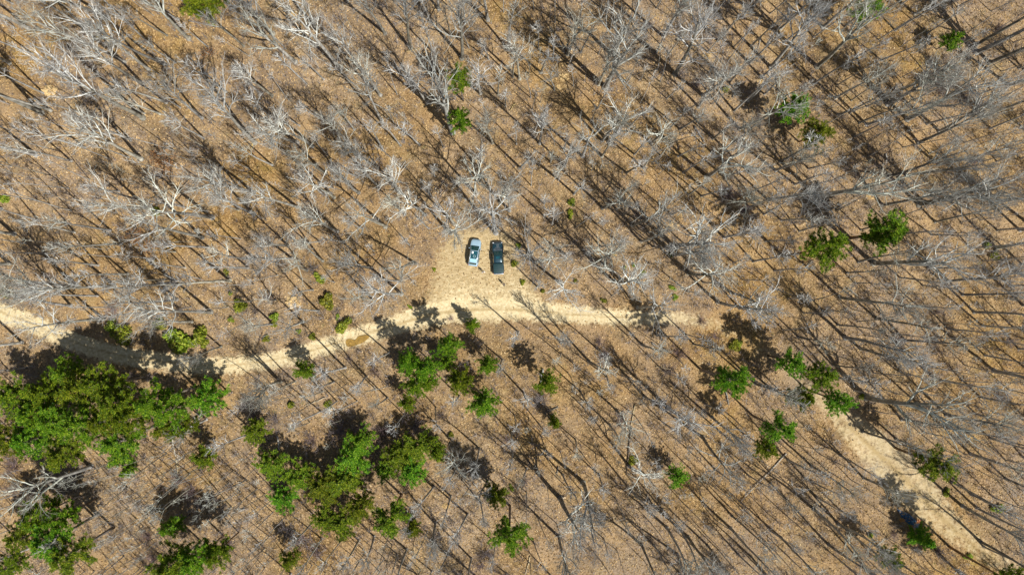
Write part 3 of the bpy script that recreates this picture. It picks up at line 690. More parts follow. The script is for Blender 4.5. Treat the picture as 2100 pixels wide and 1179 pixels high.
while nlog < 46:
    px, py = dr.uniform(30, 2070), dr.uniform(30, 1150); x, y = g(px, py)
    if road_at(x, y) > -1.5 or lot_at(x, y) > -1: continue
    a = dr.uniform(0, 3.14); l = dr.uniform(12, 48) * 0.5; old = dr.random()
    log(px - math.cos(a) * l, py - math.sin(a) * l, px + math.cos(a) * l, py + math.sin(a) * l, dr.uniform(0.06, 0.17), 'fallen_log',
        name_it('fallen grey log,' if old < 0.4 else 'dark rotting log,' if old < 0.7 else 'pale fallen branch,', px, py), M_bark if old < 0.4 else M_pinebark if old < 0.7 else M_dead, stubs=dr.randint(1, 6)); nlog += 1
def mound(px, py, r, label, m=M_mound, squash=0.28):
    q = np.random.default_rng(int(px)); bm = bmesh.new(); bmesh.ops.create_icosphere(bm, subdivisions=5, radius=1)
    s = r * H / F; ph = q.uniform(0, 6, 6)
    for v in bm.verts:
        c = v.co; k = 1 + 0.16 * math.sin(3 * c.x + ph[0]) * math.sin(3.4 * c.y + ph[1]) + 0.07 * math.sin(9 * c.x + ph[2]) * math.sin(8 * c.y + ph[3]) + 0.08 * math.sin(23 * c.y + ph[4]) * math.sin(19 * c.z + ph[5])
        k *= 1 + 0.55 * mnoise.fractal(c * 1.7 + Vector((ph[0], ph[1], 0)), 0.9, 2.2, 5)
        v.co = Vector((c.x * s * k, c.y * s * k * 0.7, max(-0.15, c.z * s * squash * 1.5 * k + 0.12 * mnoise.noise(c * 9 + Vector((ph[2], 0, 0))) - 0.04)))
    me = bpy.data.meshes.new('dirt_mound'); bm.to_mesh(me); bm.free(); me.materials.append(m)
    o = link('dirt_mound', me, None, P(*g(px, py)), (0, 0, q.uniform(-0.4, 0.4)))
    tag(o, label, 'dirt mound', 'pale mounds of turned earth')
mound(1157, 157, 11, 'tan dirt mound beside a short snag at upper middle'); mound(1143, 179, 8, 'small tan dirt mound just below the upper one')
mound(600, 620, 14, 'pale clay mound above the road left of the clearing'); mound(102, 187, 13, 'round pale earth mound at upper left')
mound(1450, 118, 9, 'yellowish dirt mound under the long bleached log'); mound(1560, 167, 7, 'small tan mound in the upper right woods')
mound(1121, 308, 6, 'little tan mound right of top middle'); mound(1380, 463, 10, 'tan earth mound in the woods right of the clearing')
mound(1492, 208, 5, 'tiny tan mound by a low green bush at upper right'); mound(915, 1036, 8, 'whitish mound in the dry opening at lower middle')
mound(1548, 960, 8, 'yellowish mound left of the dark twin pines'); mound(605, 30, 8, 'tan mound near the top edge left of middle'); mound(1782, 405, 7, 'tan mound between the right pines and upper woods')
# firewood heap
root = bpy.data.objects.new('firewood_heap', None); col.objects.link(root); root.location = P(*g(905, 387)); rg = random.Random(8)
for k in range(34):
    mb = MB(); a = rg.uniform(0, 6.28); rr = 1.15 * math.sqrt(rg.random()); z = max(0.1, 0.65 * (1 - rr / 1.2)) * rg.uniform(0.5, 1.1) + 0.08
    c = np.array([rr * math.cos(a), rr * math.sin(a) * 0.9, z]); d = unit(np.array([rg.gauss(0, 1), rg.gauss(0, 1), rg.gauss(0, 0.3)])) * rg.uniform(0.16, 0.24); ra = rg.uniform(0.08, 0.14)
    mb.tube([c - d, c, c + d], [ra, ra * 1.03, ra], 9, 0); mb.m = [1 if len(f) == 9 else 0 for f in mb.f]
    link('log', mb.mesh('log', [M_pinebark if k % 3 else M_dead, M_cut], smooth=False), root)
tag(root, 'loose heap of cut firewood rounds above the clearing', 'woodpile')

# puddles
def water(name, c, rough, label, pts, cz):
    m, n, b = mat(name); b.inputs['Roughness'].default_value = rough; b.inputs['Specular IOR Level'].default_value = 0.8
    geo = n.nodes.new('ShaderNodeNewGeometry'); f = noise(n, 1.6, 4, 0.6, geo.outputs['Position'])
    n.links.new(ramp(n, f, [(0.35, tuple(x * 0.55 for x in c)), (0.65, c)]), b.inputs['Base Color'])
    W = [g(a, b_) for a, b_ in pts]; mid = np.mean(W, axis=0); Vv = [(mid[0], mid[1], cz)]; n_ = len(W)
    sm = []
    for i in range(n_):
        p0, p1, p2, p3 = (np.array(W[(i + k) % n_]) for k in (-1, 0, 1, 2))
        for t in (0, 0.25, 0.5, 0.75):
            sm.append(0.5 * (2 * p1 + (p2 - p0) * t + (2 * p0 - 5 * p1 + 4 * p2 - p3) * t * t + (-p0 + 3 * p1 - 3 * p2 + p3) * t ** 3))
    zz = max(float(hgt(*p)) for p in sm) - 0.02
    Vv = [(mid[0], mid[1], zz)] + [(p[0], p[1], zz) for p in sm]; N = len(sm)
    o = link('puddle', mesh('puddle', Vv, [(0, 1 + i, 1 + (i + 1) % N) for i in range(N)], [m]))
    tag(o, label, 'puddle', kind='structure')
water('muddy_water', (0.36, 0.22, 0.05), 0.25, 'shallow muddy brown puddle on the lower edge of the dirt road',
      [(709, 702), (714, 695), (728, 697), (736, 690), (750, 687), (758, 690), (748, 700), (735, 706), (715, 711)], 0)
water('sky_blue_water', (0.03, 0.12, 0.24), 0.08, 'narrow sky-tinted blue puddle in the shaded wide part of the road at lower right',  # blue of the mirrored sky painted into the water colour
      [(1838, 1040), (1850, 1048), (1862, 1052), (1874, 1062), (1889, 1075), (1887, 1083), (1872, 1080), (1860, 1071), (1848, 1059)], 0)
mound(1850, 1066, 6, 'orange clay lump left of the blue puddle', simple('orange_clay', (0.6, 0.3, 0.08), 0.9, var=0.3)); mound(1884, 1069, 6, 'orange clay lump right of the blue puddle', simple('rust_clay', (0.62, 0.32, 0.16), 0.9, var=0.3))
mound(1867, 1079, 6, 'reddish clay lump just under the blue puddle', simple('red_clay', (0.45, 0.22, 0.12), 0.9, var=0.3)); mound(1859, 1027, 3.5, 'small white stone on the wide sandy road', simple('white_stone', (0.8, 0.78, 0.72), 0.8, var=0.1))

# ------------------------------------------------------------------ vehicles
def patch(mb, a, b, c, d, bulge, nrm, m=0, n=5):
    """curved four-cornered panel a-b (near edge) to d-c (far edge), bulging along nrm"""
    a, b, c, d, nrm = (np.array(v, dtype=float) for v in (a, b, c, d, nrm)); V = []
    for j in range(n + 1):
        for i in range(n + 1):
            s, t = i / n, j / n
            p = (a * (1 - s) + b * s) * (1 - t) + (d * (1 - s) + c * s) * t
            V.append(p + nrm * (bulge * (1 - (2 * s - 1) ** 2) * (0.4 + 0.6 * (1 - (2 * t - 1) ** 2)) + 0.004))
    Fc = [(j * (n + 1) + i, j * (n + 1) + i + 1, (j + 1) * (n + 1) + i + 1, (j + 1) * (n + 1) + i) for j in range(n) for i in range(n)]
    mb.add(V, Fc, m)
def loft(mb, st, sec, m=0):
    V = []; k = None
    for s_ in st:
        r = sec(*s_); k = len(r); V += [(x, s_[0], z) for x, z in r]
    Fc = []
    for i in range(len(st) - 1):
        for j in range(k): Fc.append((i * k + j, i * k + (j + 1) % k, (i + 1) * k + (j + 1) % k, (i + 1) * k + j))
    Fc.append(tuple(range(k))); Fc.append(tuple((len(st) - 1) * k + j for j in range(k))[::-1])
    mb.add(V, Fc, m)
def body_sec(y, hw, zt, z0=0.3):
    h = [(hw * 0.9, z0), (hw * 0.985, z0 + 0.12), (hw, z0 + 0.3), (hw * 0.985, zt - 0.12), (hw * 0.95, zt - 0.035), (hw * 0.84, zt), (hw * 0.4, zt + 0.02)]
    return h + [(-x, z) for x, z in h[::-1]]
def cab_sec(y, hwb, zt, zb, hwt):
    h = [(hwb, zb - 0.1), (hwb, zb), (hwb * 0.35 + hwt * 0.65, zb + (zt - zb) * 0.7), (hwt, zt - 0.05), (hwt * 0.9, zt), (hwt * 0.45, zt + 0.018)]
    return h + [(-x, z) for x, z in h[::-1]]
M_glass = simple('tinted_glass', (0.012, 0.05, 0.05), 0.06, 0.0, spec=0.9); M_tyre = simple('tyre_rubber', (0.02, 0.02, 0.02), 0.85)
M_rim = simple('alloy_rim', (0.45, 0.46, 0.48), 0.35, 0.9); M_black = simple('black_trim', (0.015, 0.015, 0.018), 0.5)
M_silver = simple('silver_paint', (0.36, 0.52, 0.64), 0.35, 0.25, coat=0.6); M_roofglass = simple('glass_roof', (0.012, 0.07, 0.09), 0.12, 0.0, spec=0.9)
M_navy = simple('dark_blue_paint', (0.012, 0.045, 0.065), 0.35, 0.3, coat=0.6); M_lamp = simple('headlight_lens', (0.7, 0.75, 0.78), 0.15); M_tail = simple('taillight_lens', (0.35, 0.02, 0.015), 0.25)
M_cover = simple('bed_cover_vinyl', (0.006, 0.035, 0.04), 0.6, var=0.3); M_hoodgrey = simple('hood_sky_sheen', (0.09, 0.12, 0.14), 0.4, 0.4, coat=0.5); M_chrome = simple('roof_rail_metal', (0.65, 0.68, 0.7), 0.3, 0.8)
M_plate = simple('roof_panel_light', (0.35, 0.62, 0.70), 0.3, 0.1)
def wheel(root, x, y, r, wd):
    mb = MB(); a = np.linspace(0, 2 * math.pi, 25)[:-1]; sg = 1 if x > 0 else -1
    prof = [(r * 0.6, -wd / 2), (r * 0.94, -wd / 2), (r, -wd / 2 + 0.03), (r, wd / 2 - 0.03), (r * 0.94, wd / 2), (r * 0.6, wd / 2)]
    V = [(sx, pr * math.cos(t), pr * math.sin(t)) for pr, sx in prof for t in a]; k = 24
    mb.add(V, [(i * k + j, i * k + (j + 1) % k, (i + 1) * k + (j + 1) % k, (i + 1) * k + j) for i in range(5) for j in range(k)])
    w_ = link('wheel', mb.mesh('wheel', [M_tyre]), root, (x, y, r)); rb = MB()
    V = [(sg * (wd / 2 - 0.03), 0, 0)] + [(sg * (wd / 2 - (0.015 if i % 4 < 2 else 0.06)), r * 0.6 * math.cos(t), r * 0.6 * math.sin(t)) for i, t in enumerate(a)]
    rb.add(V, [(0, 1 + i, 1 + (i + 1) % k) for i in range(k)]); link('rim', rb.mesh('rim', [M_rim]), w_)

def suv(px, py, rz):
    root = bpy.data.objects.new('parked_car', None); col.objects.link(root); x, y = g(px, py, 0.8); root.location = P(x, y); root.rotation_euler = (0, 0, rz)
    b = MB()
    loft(b, [(-2.30, 0.70, 0.78), (-2.27, 0.84, 0.98), (-2.1, 0.90, 1.04), (-1.4, 0.925, 1.06), (0, 0.925, 1.05), (0.9, 0.92, 1.02), (1.25, 0.915, 0.98), (1.8, 0.89, 0.90), (2.1, 0.80, 0.80), (2.26, 0.64, 0.68), (2.32, 0.45, 0.55)], body_sec)
    loft(b, [(-2.16, 0.80, 1.08, 1.02, 0.72), (-1.88, 0.84, 1.58, 1.02, 0.70), (-1.5, 0.86, 1.66, 1.02, 0.71), (-0.4, 0.87, 1.69, 1.02, 0.71), (0.22, 0.87, 1.64, 1.0, 0.69), (0.55, 0.86, 1.44, 1.0, 0.68), (1.14, 0.84, 1.0, 0.98, 0.74)], cab_sec)
    link('body', b.mesh('body', [M_silver]), root)
    def pn(name, args, m, **k):
        q = MB(); patch(q, *args, **k); return link(name, q.mesh(name, [m]), root)
    pn('windshield', ((-0.72, 1.12, 1.035), (0.72, 1.12, 1.035), (0.60, 0.26, 1.63), (-0.60, 0.26, 1.63), 0.05, (0, 0.57, 0.82)), M_glass)
    pn('glass_roof', ((-0.54, -1.18, 1.705), (0.54, -1.18, 1.705), (0.54, 0.16, 1.69), (-0.54, 0.16, 1.69), 0.02, (0, 0, 1)), M_roofglass)
    pn('roof_panel', ((-0.54, -1.72, 1.665), (0.54, -1.72, 1.665), (0.54, -1.22, 1.69), (-0.54, -1.22, 1.69), 0.02, (0, 0, 1)), M_plate)
    pn('rear_window', ((0.62, -2.16, 1.17), (-0.62, -2.16, 1.17), (-0.60, -1.88, 1.60), (0.60, -1.88, 1.60), 0.03, (0, -0.8, 0.5)), M_glass)
    for s_ in (-1, 1):
        for y0, y1 in ((-1.75, -1.0), (-0.92, -0.12), (-0.05, 0.72)):
            yt = min(y1, 0.32)
            pn('side_window', ((s_ * 0.875, y0, 1.1), (s_ * 0.875, y1, 1.1), (s_ * 0.735, yt, 1.56), (s_ * 0.735, y0 + 0.04, 1.56), 0.02, (s_, 0, 0.3)), M_glass)
        q = MB(); q.tube([(s_ * 0.63, -1.8, 1.62), (s_ * 0.63, -1.72, 1.76), (s_ * 0.63, -0.6, 1.79), (s_ * 0.63, 0.05, 1.75), (s_ * 0.63, 0.14, 1.65)], [0.025] * 5, 6); link('roof_rail', q.mesh('roof_rail', [M_chrome]), root)
        q = MB(); q.box((s_ * 1.02, 0.62, 1.08), (0.2, 0.12, 0.15), bev=0.04); q.tube([(s_ * 0.86, 0.62, 1.03), (s_ * 0.98, 0.62, 1.06)], [0.03, 0.03], 6); link('mirror', q.mesh('mirror', [M_silver]), root)
        q = MB(); patch(q, (s_ * 0.50, 2.17, 0.70), (s_ * 0.80, 2.02, 0.74), (s_ * 0.82, 1.9, 0.86), (s_ * 0.52, 2.08, 0.80), 0.03, (0, 0.8, 0.6)); link('headlight', q.mesh('headlight', [M_lamp]), root)
        q = MB(); q.box((s_ * 0.80, -2.24, 0.95), (0.16, 0.12, 0.22), bev=0.03); link('taillight', q.mesh('taillight', [M_tail]), root)
        for yy in (-1.35, 1.42): wheel(root, s_ * 0.82, yy, 0.35, 0.23)
    q = MB(); q.box((0, -2.33, 0.58), (1.66, 0.16, 0.34), bev=0.06); link('bumper', q.mesh('bumper', [M_silver]), root)
    q = MB(); q.box((0, 2.27, 0.52), (1.1, 0.12, 0.26), bev=0.03); link('grille', q.mesh('grille', [M_black]), root)
    tag(root, 'silver-blue crossover with a dark glass roof in the clearing', 'car')
    # white box and a pale circle on the roof glass
    q = MB(); q.box((0, 0, 0.05), (0.3, 0.38, 0.1), bev=0.02); o = link('white_box', q.mesh('white_box', [simple('white_card', (0.75, 0.8, 0.8), 0.6)]))
    M = Matrix.Translation(root.location) @ Matrix.Rotation(rz, 4, 'Z'); o.location = M @ Vector((-0.27, -0.12, 1.72)); o.rotation_euler = (0, 0, rz)
    tag(o, 'small white box lying on the silver car roof', 'box')
    q = MB(); t = np.linspace(0, 2 * math.pi, 21)[:-1]; q.tube([(0.2 * math.cos(a), 0.2 * math.sin(a), 0.03) for a in np.linspace(0, 2 * math.pi, 22)], [0.035] * 22, 6)
    o = link('roof_circle', q.mesh('roof_circle', [simple('pale_circle', (0.35, 0.5, 0.52), 0.5)])); o.location = M @ Vector((0.1, -0.75, 1.72)); tag(o, 'pale ring-shaped coil on the glass roof of the car', 'circle')
suv(973.5, 517.5, R(-8))

def pickup(px, py, rz):
    root = bpy.data.objects.new('pickup_truck', None); col.objects.link(root); x, y = g(px, py, 0.8); root.location = P(x, y); root.rotation_euler = (0, 0, rz)
    b = MB()
    loft(b, [(0.6, 0.95, 1.13), (1.2, 0.955, 1.14), (1.9, 0.95, 1.10), (2.35, 0.92, 1.02), (2.6, 0.84, 0.92), (2.70, 0.70, 0.8)], body_sec)
    loft(b, [(-0.95, 0.96, 1.14), (0, 0.96, 1.14), (0.62, 0.955, 1.13)], body_sec)
    loft(b, [(-0.95, 0.86, 1.72, 1.12, 0.70), (-0.75, 0.87, 1.83, 1.12, 0.71), (0.0, 0.88, 1.86, 1.12, 0.71), (0.35, 0.88, 1.80, 1.12, 0.70), (0.62, 0.88, 1.6, 1.12, 0.69), (1.18, 0.86, 1.13, 1.1, 0.76)], cab_sec)
    link('cab_body', b.mesh('cab_body', [M_navy]), root)
    q = MB(); patch(q, (-0.74, 1.24, 1.165), (0.74, 1.24, 1.165), (0.66, 2.5, 0.985), (-0.66, 2.5, 0.985), 0.05, (0, 0.05, 1)); link('hood', q.mesh('hood', [M_hoodgrey]), root)  # reflection on the hood painted in as a greyer panel
    q = MB(); loft(q, [(-2.72, 0.93, 1.08), (-2.66, 0.955, 1.12), (-1.0, 0.955, 1.13)], body_sec); link('bed', q.mesh('bed', [M_navy]), root)
    q = MB(); q.box((0, -1.83, 1.175), (1.66, 1.56, 0.05), bev=0.015)
    for k in (-1, 0, 1): q.box((0, -1.83 + k * 0.42, 1.205), (1.6, 0.03, 0.02))
    link('bed_cover', q.mesh('bed_cover', [M_cover]), root)
    def pn(name, args, m):
        z = MB(); patch(z, *args); return link(name, z.mesh(name, [m]), root)
    pn('windshield', ((-0.74, 1.16, 1.17), (0.74, 1.16, 1.17), (0.62, 0.42, 1.77), (-0.62, 0.42, 1.77), 0.05, (0, 0.6, 0.8)), M_glass)
    pn('rear_window', ((0.62, -0.96, 1.25), (-0.62, -0.96, 1.25), (-0.58, -0.95, 1.68), (0.58, -0.95, 1.68), 0.02, (0, -1, 0.1)), M_glass)
    pn('sunroof', ((-0.36, -0.2, 1.885), (0.36, -0.2, 1.885), (0.36, 0.25, 1.855), (-0.36, 0.25, 1.855), 0.01, (0, 0, 1)), M_roofglass)
    for s_ in (-1, 1):
        for y0, y1 in ((-0.85, -0.1), (-0.02, 0.8)):
            pn('side_window', ((s_ * 0.885, y0, 1.2), (s_ * 0.885, y1, 1.2), (s_ * 0.735, min(y1, 0.38), 1.72), (s_ * 0.735, y0 + 0.04, 1.72), 0.02, (s_, 0, 0.3)), M_glass)
        q = MB(); q.box((s_ * 1.08, 0.82, 1.22), (0.22, 0.12, 0.2), bev=0.04); q.tube([(s_ * 0.88, 0.82, 1.18), (s_ * 1.02, 0.82, 1.2)], [0.03, 0.03], 6); link('mirror', q.mesh('mirror', [M_black]), root)
        q = MB(); q.box((s_ * 0.76, 2.62, 0.86), (0.26, 0.12, 0.18), bev=0.03); link('headlight', q.mesh('headlight', [M_lamp]), root)
        q = MB(); q.box((s_ * 0.88, -2.70, 0.92), (0.13, 0.1, 0.34), bev=0.02); link('taillight', q.mesh('taillight', [M_tail]), root)
        for yy in (-1.75, 1.75): wheel(root, s_ * 0.86, yy, 0.4, 0.26)
    q = MB(); q.box((0, 2.72, 0.55), (1.75, 0.16, 0.26), bev=0.05); link('bumper', q.mesh('bumper', [M_chrome]), root)
    q = MB(); q.box((0, -2.80, 0.56), (1.75, 0.18, 0.2), bev=0.05); link('bumper', q.mesh('bumper', [M_chrome]), root)
    q = MB(); q.box((0, 2.70, 0.84), (1.1, 0.08, 0.3), bev=0.02); link('grille', q.mesh('grille', [M_black]), root)
    tag(root, 'dark blue pickup truck with covered bed under a bare tree', 'pickup truck')
pickup(1021.5, 529, R(2))

# ------------------------------------------------------------------ people
def person(px, py, facing, top, legs, hairc, pose, label):
    root = bpy.data.objects.new('person', None); col.objects.link(root)
    x, y = g(px, py); root.location = P(x, y); root.rotation_euler = (0, 0, facing)
    vs, es, rad = [], [], []
    def v(p, r, par=None):
        vs.append(p); rad.append(r)
        if par is not None: es.append((par, len(vs) - 1))
        return len(vs) - 1
    pel = v((0, 0, 0.95), 0.135); sp = v((0, 0.01 + pose['bend'] * 0.1, 1.15), 0.125, pel); ch = v((0, pose['bend'] * 0.25, 1.36), 0.145, sp)
    nk = v((0, 0.02 + pose['bend'] * 0.35, 1.50), 0.06, ch); hd = v((0, 0.035 + pose['bend'] * 0.45, 1.60), 0.085, nk); v((0, 0.03 + pose['bend'] * 0.48, 1.69), 0.082, hd)
    v((0, 0.125 + pose['bend'] * 0.45, 1.60), 0.018, hd)
    for s_ in (-1, 1):
        st = pose['step'] * s_
        hp = v((0.09 * s_, 0, 0.90), 0.092, pel); kn = v((0.10 * s_, 0.06 + st * 0.5, 0.50), 0.062, hp); an = v((0.105 * s_, -0.02 + st, 0.09), 0.042, kn); v((0.12 * s_, 0.15 + st, 0.04), 0.038, an)
        sh = v((0.17 * s_, pose['bend'] * 0.25, 1.42), 0.062, ch); a = pose['arm'][0 if s_ < 0 else 1]
        el = v((0.23 * s_, 0.02 + a * 0.12 + pose['bend'] * 0.25, 1.16), 0.043, sh); wr = v((0.22 * s_, 0.08 + a * 0.42 + pose['bend'] * 0.2, 0.95 + a * 0.18), 0.029, el)
        pm = v((0.22 * s_, 0.12 + a * 0.47 + pose['bend'] * 0.2, 0.90 + a * 0.18), 0.03, wr); bx, by, bz = vs[pm]
        for f_, (ox, ln) in enumerate(((-0.03, 0.062), (-0.01, 0.072), (0.01, 0.068), (0.03, 0.055))):
            k1 = v((bx + ox, by + 0.03, bz - 0.035), 0.0095, pm); k2 = v((bx + ox * 1.1, by + 0.035, bz - 0.035 - ln * 0.5), 0.0088, k1); v((bx + ox * 1.1, by + 0.022, bz - 0.035 - ln), 0.008, k2)
        t1 = v((bx - 0.045 * s_, by + 0.02, bz - 0.005), 0.011, pm); v((bx - 0.055 * s_, by + 0.035, bz - 0.045), 0.0095, t1)
    me = bpy.data.meshes.new('body'); me.from_pydata(vs, es, []); o = bpy.data.objects.new('body', me); col.objects.link(o)
    sk = o.modifiers.new('skin', 'SKIN'); sk.use_smooth_shade = True
    for i, r in enumerate(rad): me.skin_vertices[0].data[i].radius = (r, r); me.skin_vertices[0].data[i].use_root = (i == 0)
    ss = o.modifiers.new('sub', 'SUBSURF'); ss.levels = 1; ss.render_levels = 1
    dg = bpy.context.evaluated_depsgraph_get(); ev = bpy.data.meshes.new_from_object(o.evaluated_get(dg))
    bpy.data.objects.remove(o); bpy.data.meshes.remove(me)
    for m in (M_skin, top, legs, M_shoe): 
        ev.materials.append(m)
    while len(ev.materials) > 4: ev.materials.pop(index=0)
    for p in ev.polygons:
        c = p.center; k = 0
        if c.z < 0.11: k = 3
        elif c.z < 0.98 and abs(c.x) < 0.19 and not (c.y > 0.16 and c.z > 0.7): k = 2
        elif c.z < 1.49 and not (abs(c.x) > 0.17 and c.z < 0.98 + 0.18 * max(pose['arm'])): k = 1
        p.material_index = k; p.use_smooth = True
    link('body', ev, root)
    hb = MB(); bm = bmesh.new(); bmesh.ops.create_uvsphere(bm, u_segments=16, v_segments=10, radius=0.1)
    for q_ in bm.verts:
        if q_.co.z < -0.02 and q_.co.y > -0.01: q_.co *= 0.75
    M = Matrix.Translation((0, 0.012 + pose['bend'] * 0.47, 1.665)); bm.verts.index_update()
    hb.add([M @ q_.co for q_ in bm.verts], [[q_.index for q_ in f.verts] for f in bm.faces]); bm.free()
    link('hair', hb.mesh('hair', [hairc]), root)
    for s_ in (-1, 1):
        e = MB(); e.tube([(0.03 * s_, 0.115 + pose['bend'] * 0.45, 1.615), (0.03 * s_, 0.125 + pose['bend'] * 0.45, 1.615)], [0.011, 0.008], 8); link('eye', e.mesh('eye', [M_black]), root)
        e = MB(); e.tube([(0.083 * s_, 0.03 + pose['bend'] * 0.45, 1.62), (0.098 * s_, 0.02 + pose['bend'] * 0.45, 1.61), (0.09 * s_, 0.03 + pose['bend'] * 0.45, 1.575)], [0.012, 0.02, 0.01], 6); link('ear', e.mesh('ear', [M_skin]), root)
    e = MB(); e.tube([(-0.022, 0.116 + pose['bend'] * 0.45, 1.565), (0, 0.122 + pose['bend'] * 0.45, 1.562), (0.022, 0.116 + pose['bend'] * 0.45, 1.565)], [0.004, 0.007, 0.004], 6); link('mouth', e.mesh('mouth', [simple('lips', (0.35, 0.12, 0.1), 0.5)]), root)
    tag(root, label, 'person')
M_skin = simple('skin', (0.52, 0.30, 0.21), 0.55); M_shoe = simple('shoe_leather', (0.03, 0.028, 0.025), 0.6)
person(991.5, 557.5, R(200), simple('white_shirt', (0.78, 0.78, 0.80), 0.8), simple('blue_jeans', (0.03, 0.05, 0.14), 0.85), simple('brown_hair', (0.10, 0.06, 0.04), 0.6),
       dict(bend=0.1, step=0.08, arm=(0.5, 0.3)), 'person in white shirt and dark jeans behind the silver car')
person(1034.5, 584.5, R(25), simple('charcoal_jacket', (0.05, 0.055, 0.06), 0.85), simple('grey_trousers', (0.055, 0.055, 0.055), 0.85), simple('dark_hair', (0.03, 0.025, 0.02), 0.6),
       dict(bend=0.5, step=0.2, arm=(0.8, 0.1)), 'person in dark clothes stooping below the pickup near the road')

# ------------------------------------------------------------------ filler trees, thin poles, the woods beyond
KEEP = [(a[0], a[1], a[2] + 22) for a in PN if a[3] > 3] + [(985, 525, 50), (1025, 560, 48), (1860, 1062, 40), (735, 698, 30), (905, 386, 24)]
def hides(x, y, h):
    k = H / (H - 0.78 * h); qx, qy = CX + x * F / H * k, CY - y * F / H * k
    if qx < 1350 and road_at((qx - CX) * H / F, (CY - qy) * H / F) > -2.2: return True
    return any((qx - a) ** 2 + (qy - b) ** 2 < c * c for a, b, c in KEEP)
def free(x, y, dmin):
    if hides(x, y, 14): return False
    if road_at(x, y) > -1.0 or lot_at(x, y) > -1.0: return False
    return all((x - a) ** 2 + (y - b) ** 2 > dmin * dmin for a, b in trees)
n_bare = n_listed
tries = 0
while n_bare < 296 and tries < 6000:
    tries += 1
    px, py = rng.uniform(20, 2080), rng.uniform(20, 1160)
    dens = 0.25 + 0.75 * (px > 1350) + 0.3 * (py < 300)
    if rng.random() > dens: continue
    x, y = g(px, py)
    if not free(x, y, 3.4): continue
    put_tree(px, py, rng.uniform(11, 18), rng.choice(['narrow', 'vase', 'narrow', 'spread'])); n_bare += 1
n_pole = 0; tries = 0
ZONES = [((150, 900), (560, 1175), 95), ((540, 1080), (880, 1175), 22), ((560, 780), (800, 900), 12), ((1080, 720), (1400, 960), 24), ((1620, 120), (2080, 480), 26), ((1650, 560), (2080, 800), 20), ((40, 240), (560, 560), 24), ((1250, 900), (1750, 1170), 22), ((600,40),(1400,300),22)]
for (x0, y0), (x1, y1), cnt in ZONES:
    k = 0; tries = 0
    while k < cnt and tries < 900:
        tries += 1; px, py = rng.uniform(x0, x1), rng.uniform(y0, y1); x, y = g(px, py)
        if not free(x, y, 1.7): continue
        put_tree(px, py, rng.uniform(8, 15), 'pole'); k += 1; n_pole += 1
print('bare', n_bare, 'listed', n_listed, 'poles', n_pole, 'pines', len(PN) + 2)

def merged_woods(name, label, inside):
    Vs, Fs, Ms = [], [], []; n = 0; rg = random.Random(77)
    pr = [p for p in PROTO if p['kind'] in (('narrow',) if inside else ('vase', 'narrow'))][:8:2]
    if inside: pr += BYK['pole'][:3]
    arr = []
    for p in pr:
        tr, cr = p['raw']; A = []
        for b in (tr, cr):
            v = np.concatenate(b.v); q = [(f, m) for f, m in zip(b.f, b.m) if len(f) == 4]
            A.append((v, np.array([f for f, _ in q]), np.array([m for _, m in q])))
        arr.append(A)
    spots = []
    for k in range(5000 if inside else 150):
        if inside:
            if len(spots) >= 520: break
            px = rg.uniform(0, 2100); x, y = g(px, rg.uniform(0, 1179))
            if rg.random() > (0.5 if px < 1300 else 1.0) or lot_at(x, y) > -1.5 or hides(x, y, 14): continue
            if any((x - a) ** 2 + (y - b) ** 2 < 4 for a, b in trees): continue
        elif k < 110:
            e = rg.random()
            if e < 0.45: x, y = rg.uniform(91.5, 112), rg.uniform(-75, 55)
            elif e < 0.9: x, y = rg.uniform(-60, 112), rg.uniform(-76, -52.5)
            else: x, y = rg.uniform(-110, 110), rg.uniform(52, 66)
        else: x, y = rg.uniform(-112, -91.5), rg.uniform(-60, 60)
        if road_at(x, y) > -1.5: continue
        if any((x - a) ** 2 + (y - b) ** 2 < 9 for a, b in spots): continue
        spots.append((x, y)); s = rg.uniform(0.5, 0.85) if inside else rg.uniform(0.75, 1.1); a = rg.uniform(0, 6.28); c_, s_ = math.cos(a) * s, math.sin(a) * s
        for v, f, m in arr[rg.randrange(len(arr))]:
            w3 = np.stack([v[:, 0] * c_ - v[:, 1] * s_ + x, v[:, 0] * s_ + v[:, 1] * c_ + y, v[:, 2] * s + float(hgt(x, y))], -1)
            Vs.append(w3); Fs.append(f + n); Ms.append(m); n += len(v)
    me = mesh(name, np.concatenate(Vs), np.concatenate(Fs), [M_bark, M_limb, M_twig], np.concatenate(Ms))
    tag(link(name, me), label, 'woods', kind='stuff')
merged_woods('woods_beyond', 'mass of bare woods continuing past the edges of the scene', False)
merged_woods('understory', 'thin bare understory trees filling the gaps between the big trunks', True)

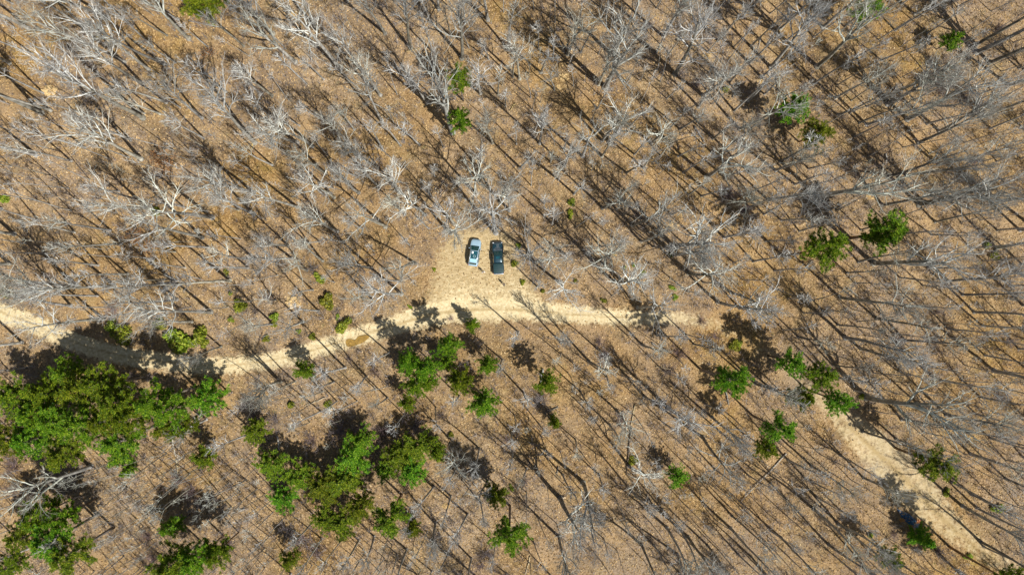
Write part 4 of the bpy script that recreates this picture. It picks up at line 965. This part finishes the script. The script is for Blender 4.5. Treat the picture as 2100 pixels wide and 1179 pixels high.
def undergrowth():
    """knee-high to head-high leafless sprigs all over the floor"""
    N = 10500; q = np.random.default_rng(9)
    x = q.uniform(-95, 95, N * 2); y = q.uniform(-55, 55, N * 2)
    a, _ = road_sd(x, y); l = lot_sd(x, y)
    clump = np.sin(x * 0.21 + 1) * np.sin(y * 0.25 + 2) + 0.6 * np.sin(x * 0.5 + y * 0.37)
    ok = (a < -0.8) & (l < -0.5) & (q.random(N * 2) < np.clip(0.45 + 0.45 * clump + 0.25 * (x > 25) + 0.45 * ((y < -12) & (x < 5)), 0.06, 1))
    x, y = x[ok][:N], y[ok][:N]; n = len(x)
    NS = 9                                             # stems per sprig, each a chain of 3 thin three-sided pieces
    X = np.repeat(x, NS); Y = np.repeat(y, NS); m = len(X); hh = np.repeat(q.uniform(0.5, 2.3, n), NS) * q.uniform(0.5, 1, m)
    az = q.uniform(0, 2 * math.pi, m); lean = q.uniform(0.1, 0.95, m)
    start = np.where(q.random(m) < 0.45, 0.0, q.uniform(0.15, 0.6, m))
    Z = hgt(X, Y); P0 = np.stack([X, Y, Z - 0.03], -1)
    d = np.stack([np.cos(az) * lean, np.sin(az) * lean, np.ones(m)], -1)
    base = P0 + np.stack([0 * X, 0 * X, start * hh], -1)
    pts = [base]
    for k in range(3): pts.append(pts[-1] + (d + q.normal(0, 0.28, (m, 3))) * (hh * (1 - start * 0.6) / 3)[:, None])
    rad = [0.026, 0.020, 0.014, 0.007]; VV = []
    for k, p in enumerate(pts):
        for j in range(3):
            t = az + j * 2.094; r = rad[k] * (0.6 + 0.5 * hh / 2)
            VV.append(p + np.stack([np.cos(t) * r, np.sin(t) * r, 0 * r], -1))
    VV = np.stack(VV, 1).reshape(-1, 3); b = np.arange(m)[:, None] * 12; Fq = []
    for k in range(3):
        for j in range(3):
            j2 = (j + 1) % 3; Fq.append(np.concatenate([b + k * 3 + j, b + k * 3 + j2, b + k * 3 + 3 + j2, b + k * 3 + 3 + j], 1))
    tag(link('undergrowth', mesh('undergrowth', VV, np.concatenate(Fq), [M_sprig])), 'thin leafless sprigs and brambles over the leaf litter', 'undergrowth', kind='stuff')
M_sprig = leaf_cards('sprig_bark', [(0, (0.10, 0.08, 0.075)), (0.5, (0.30, 0.26, 0.25)), (1, (0.52, 0.48, 0.46))], 0.85)
undergrowth()
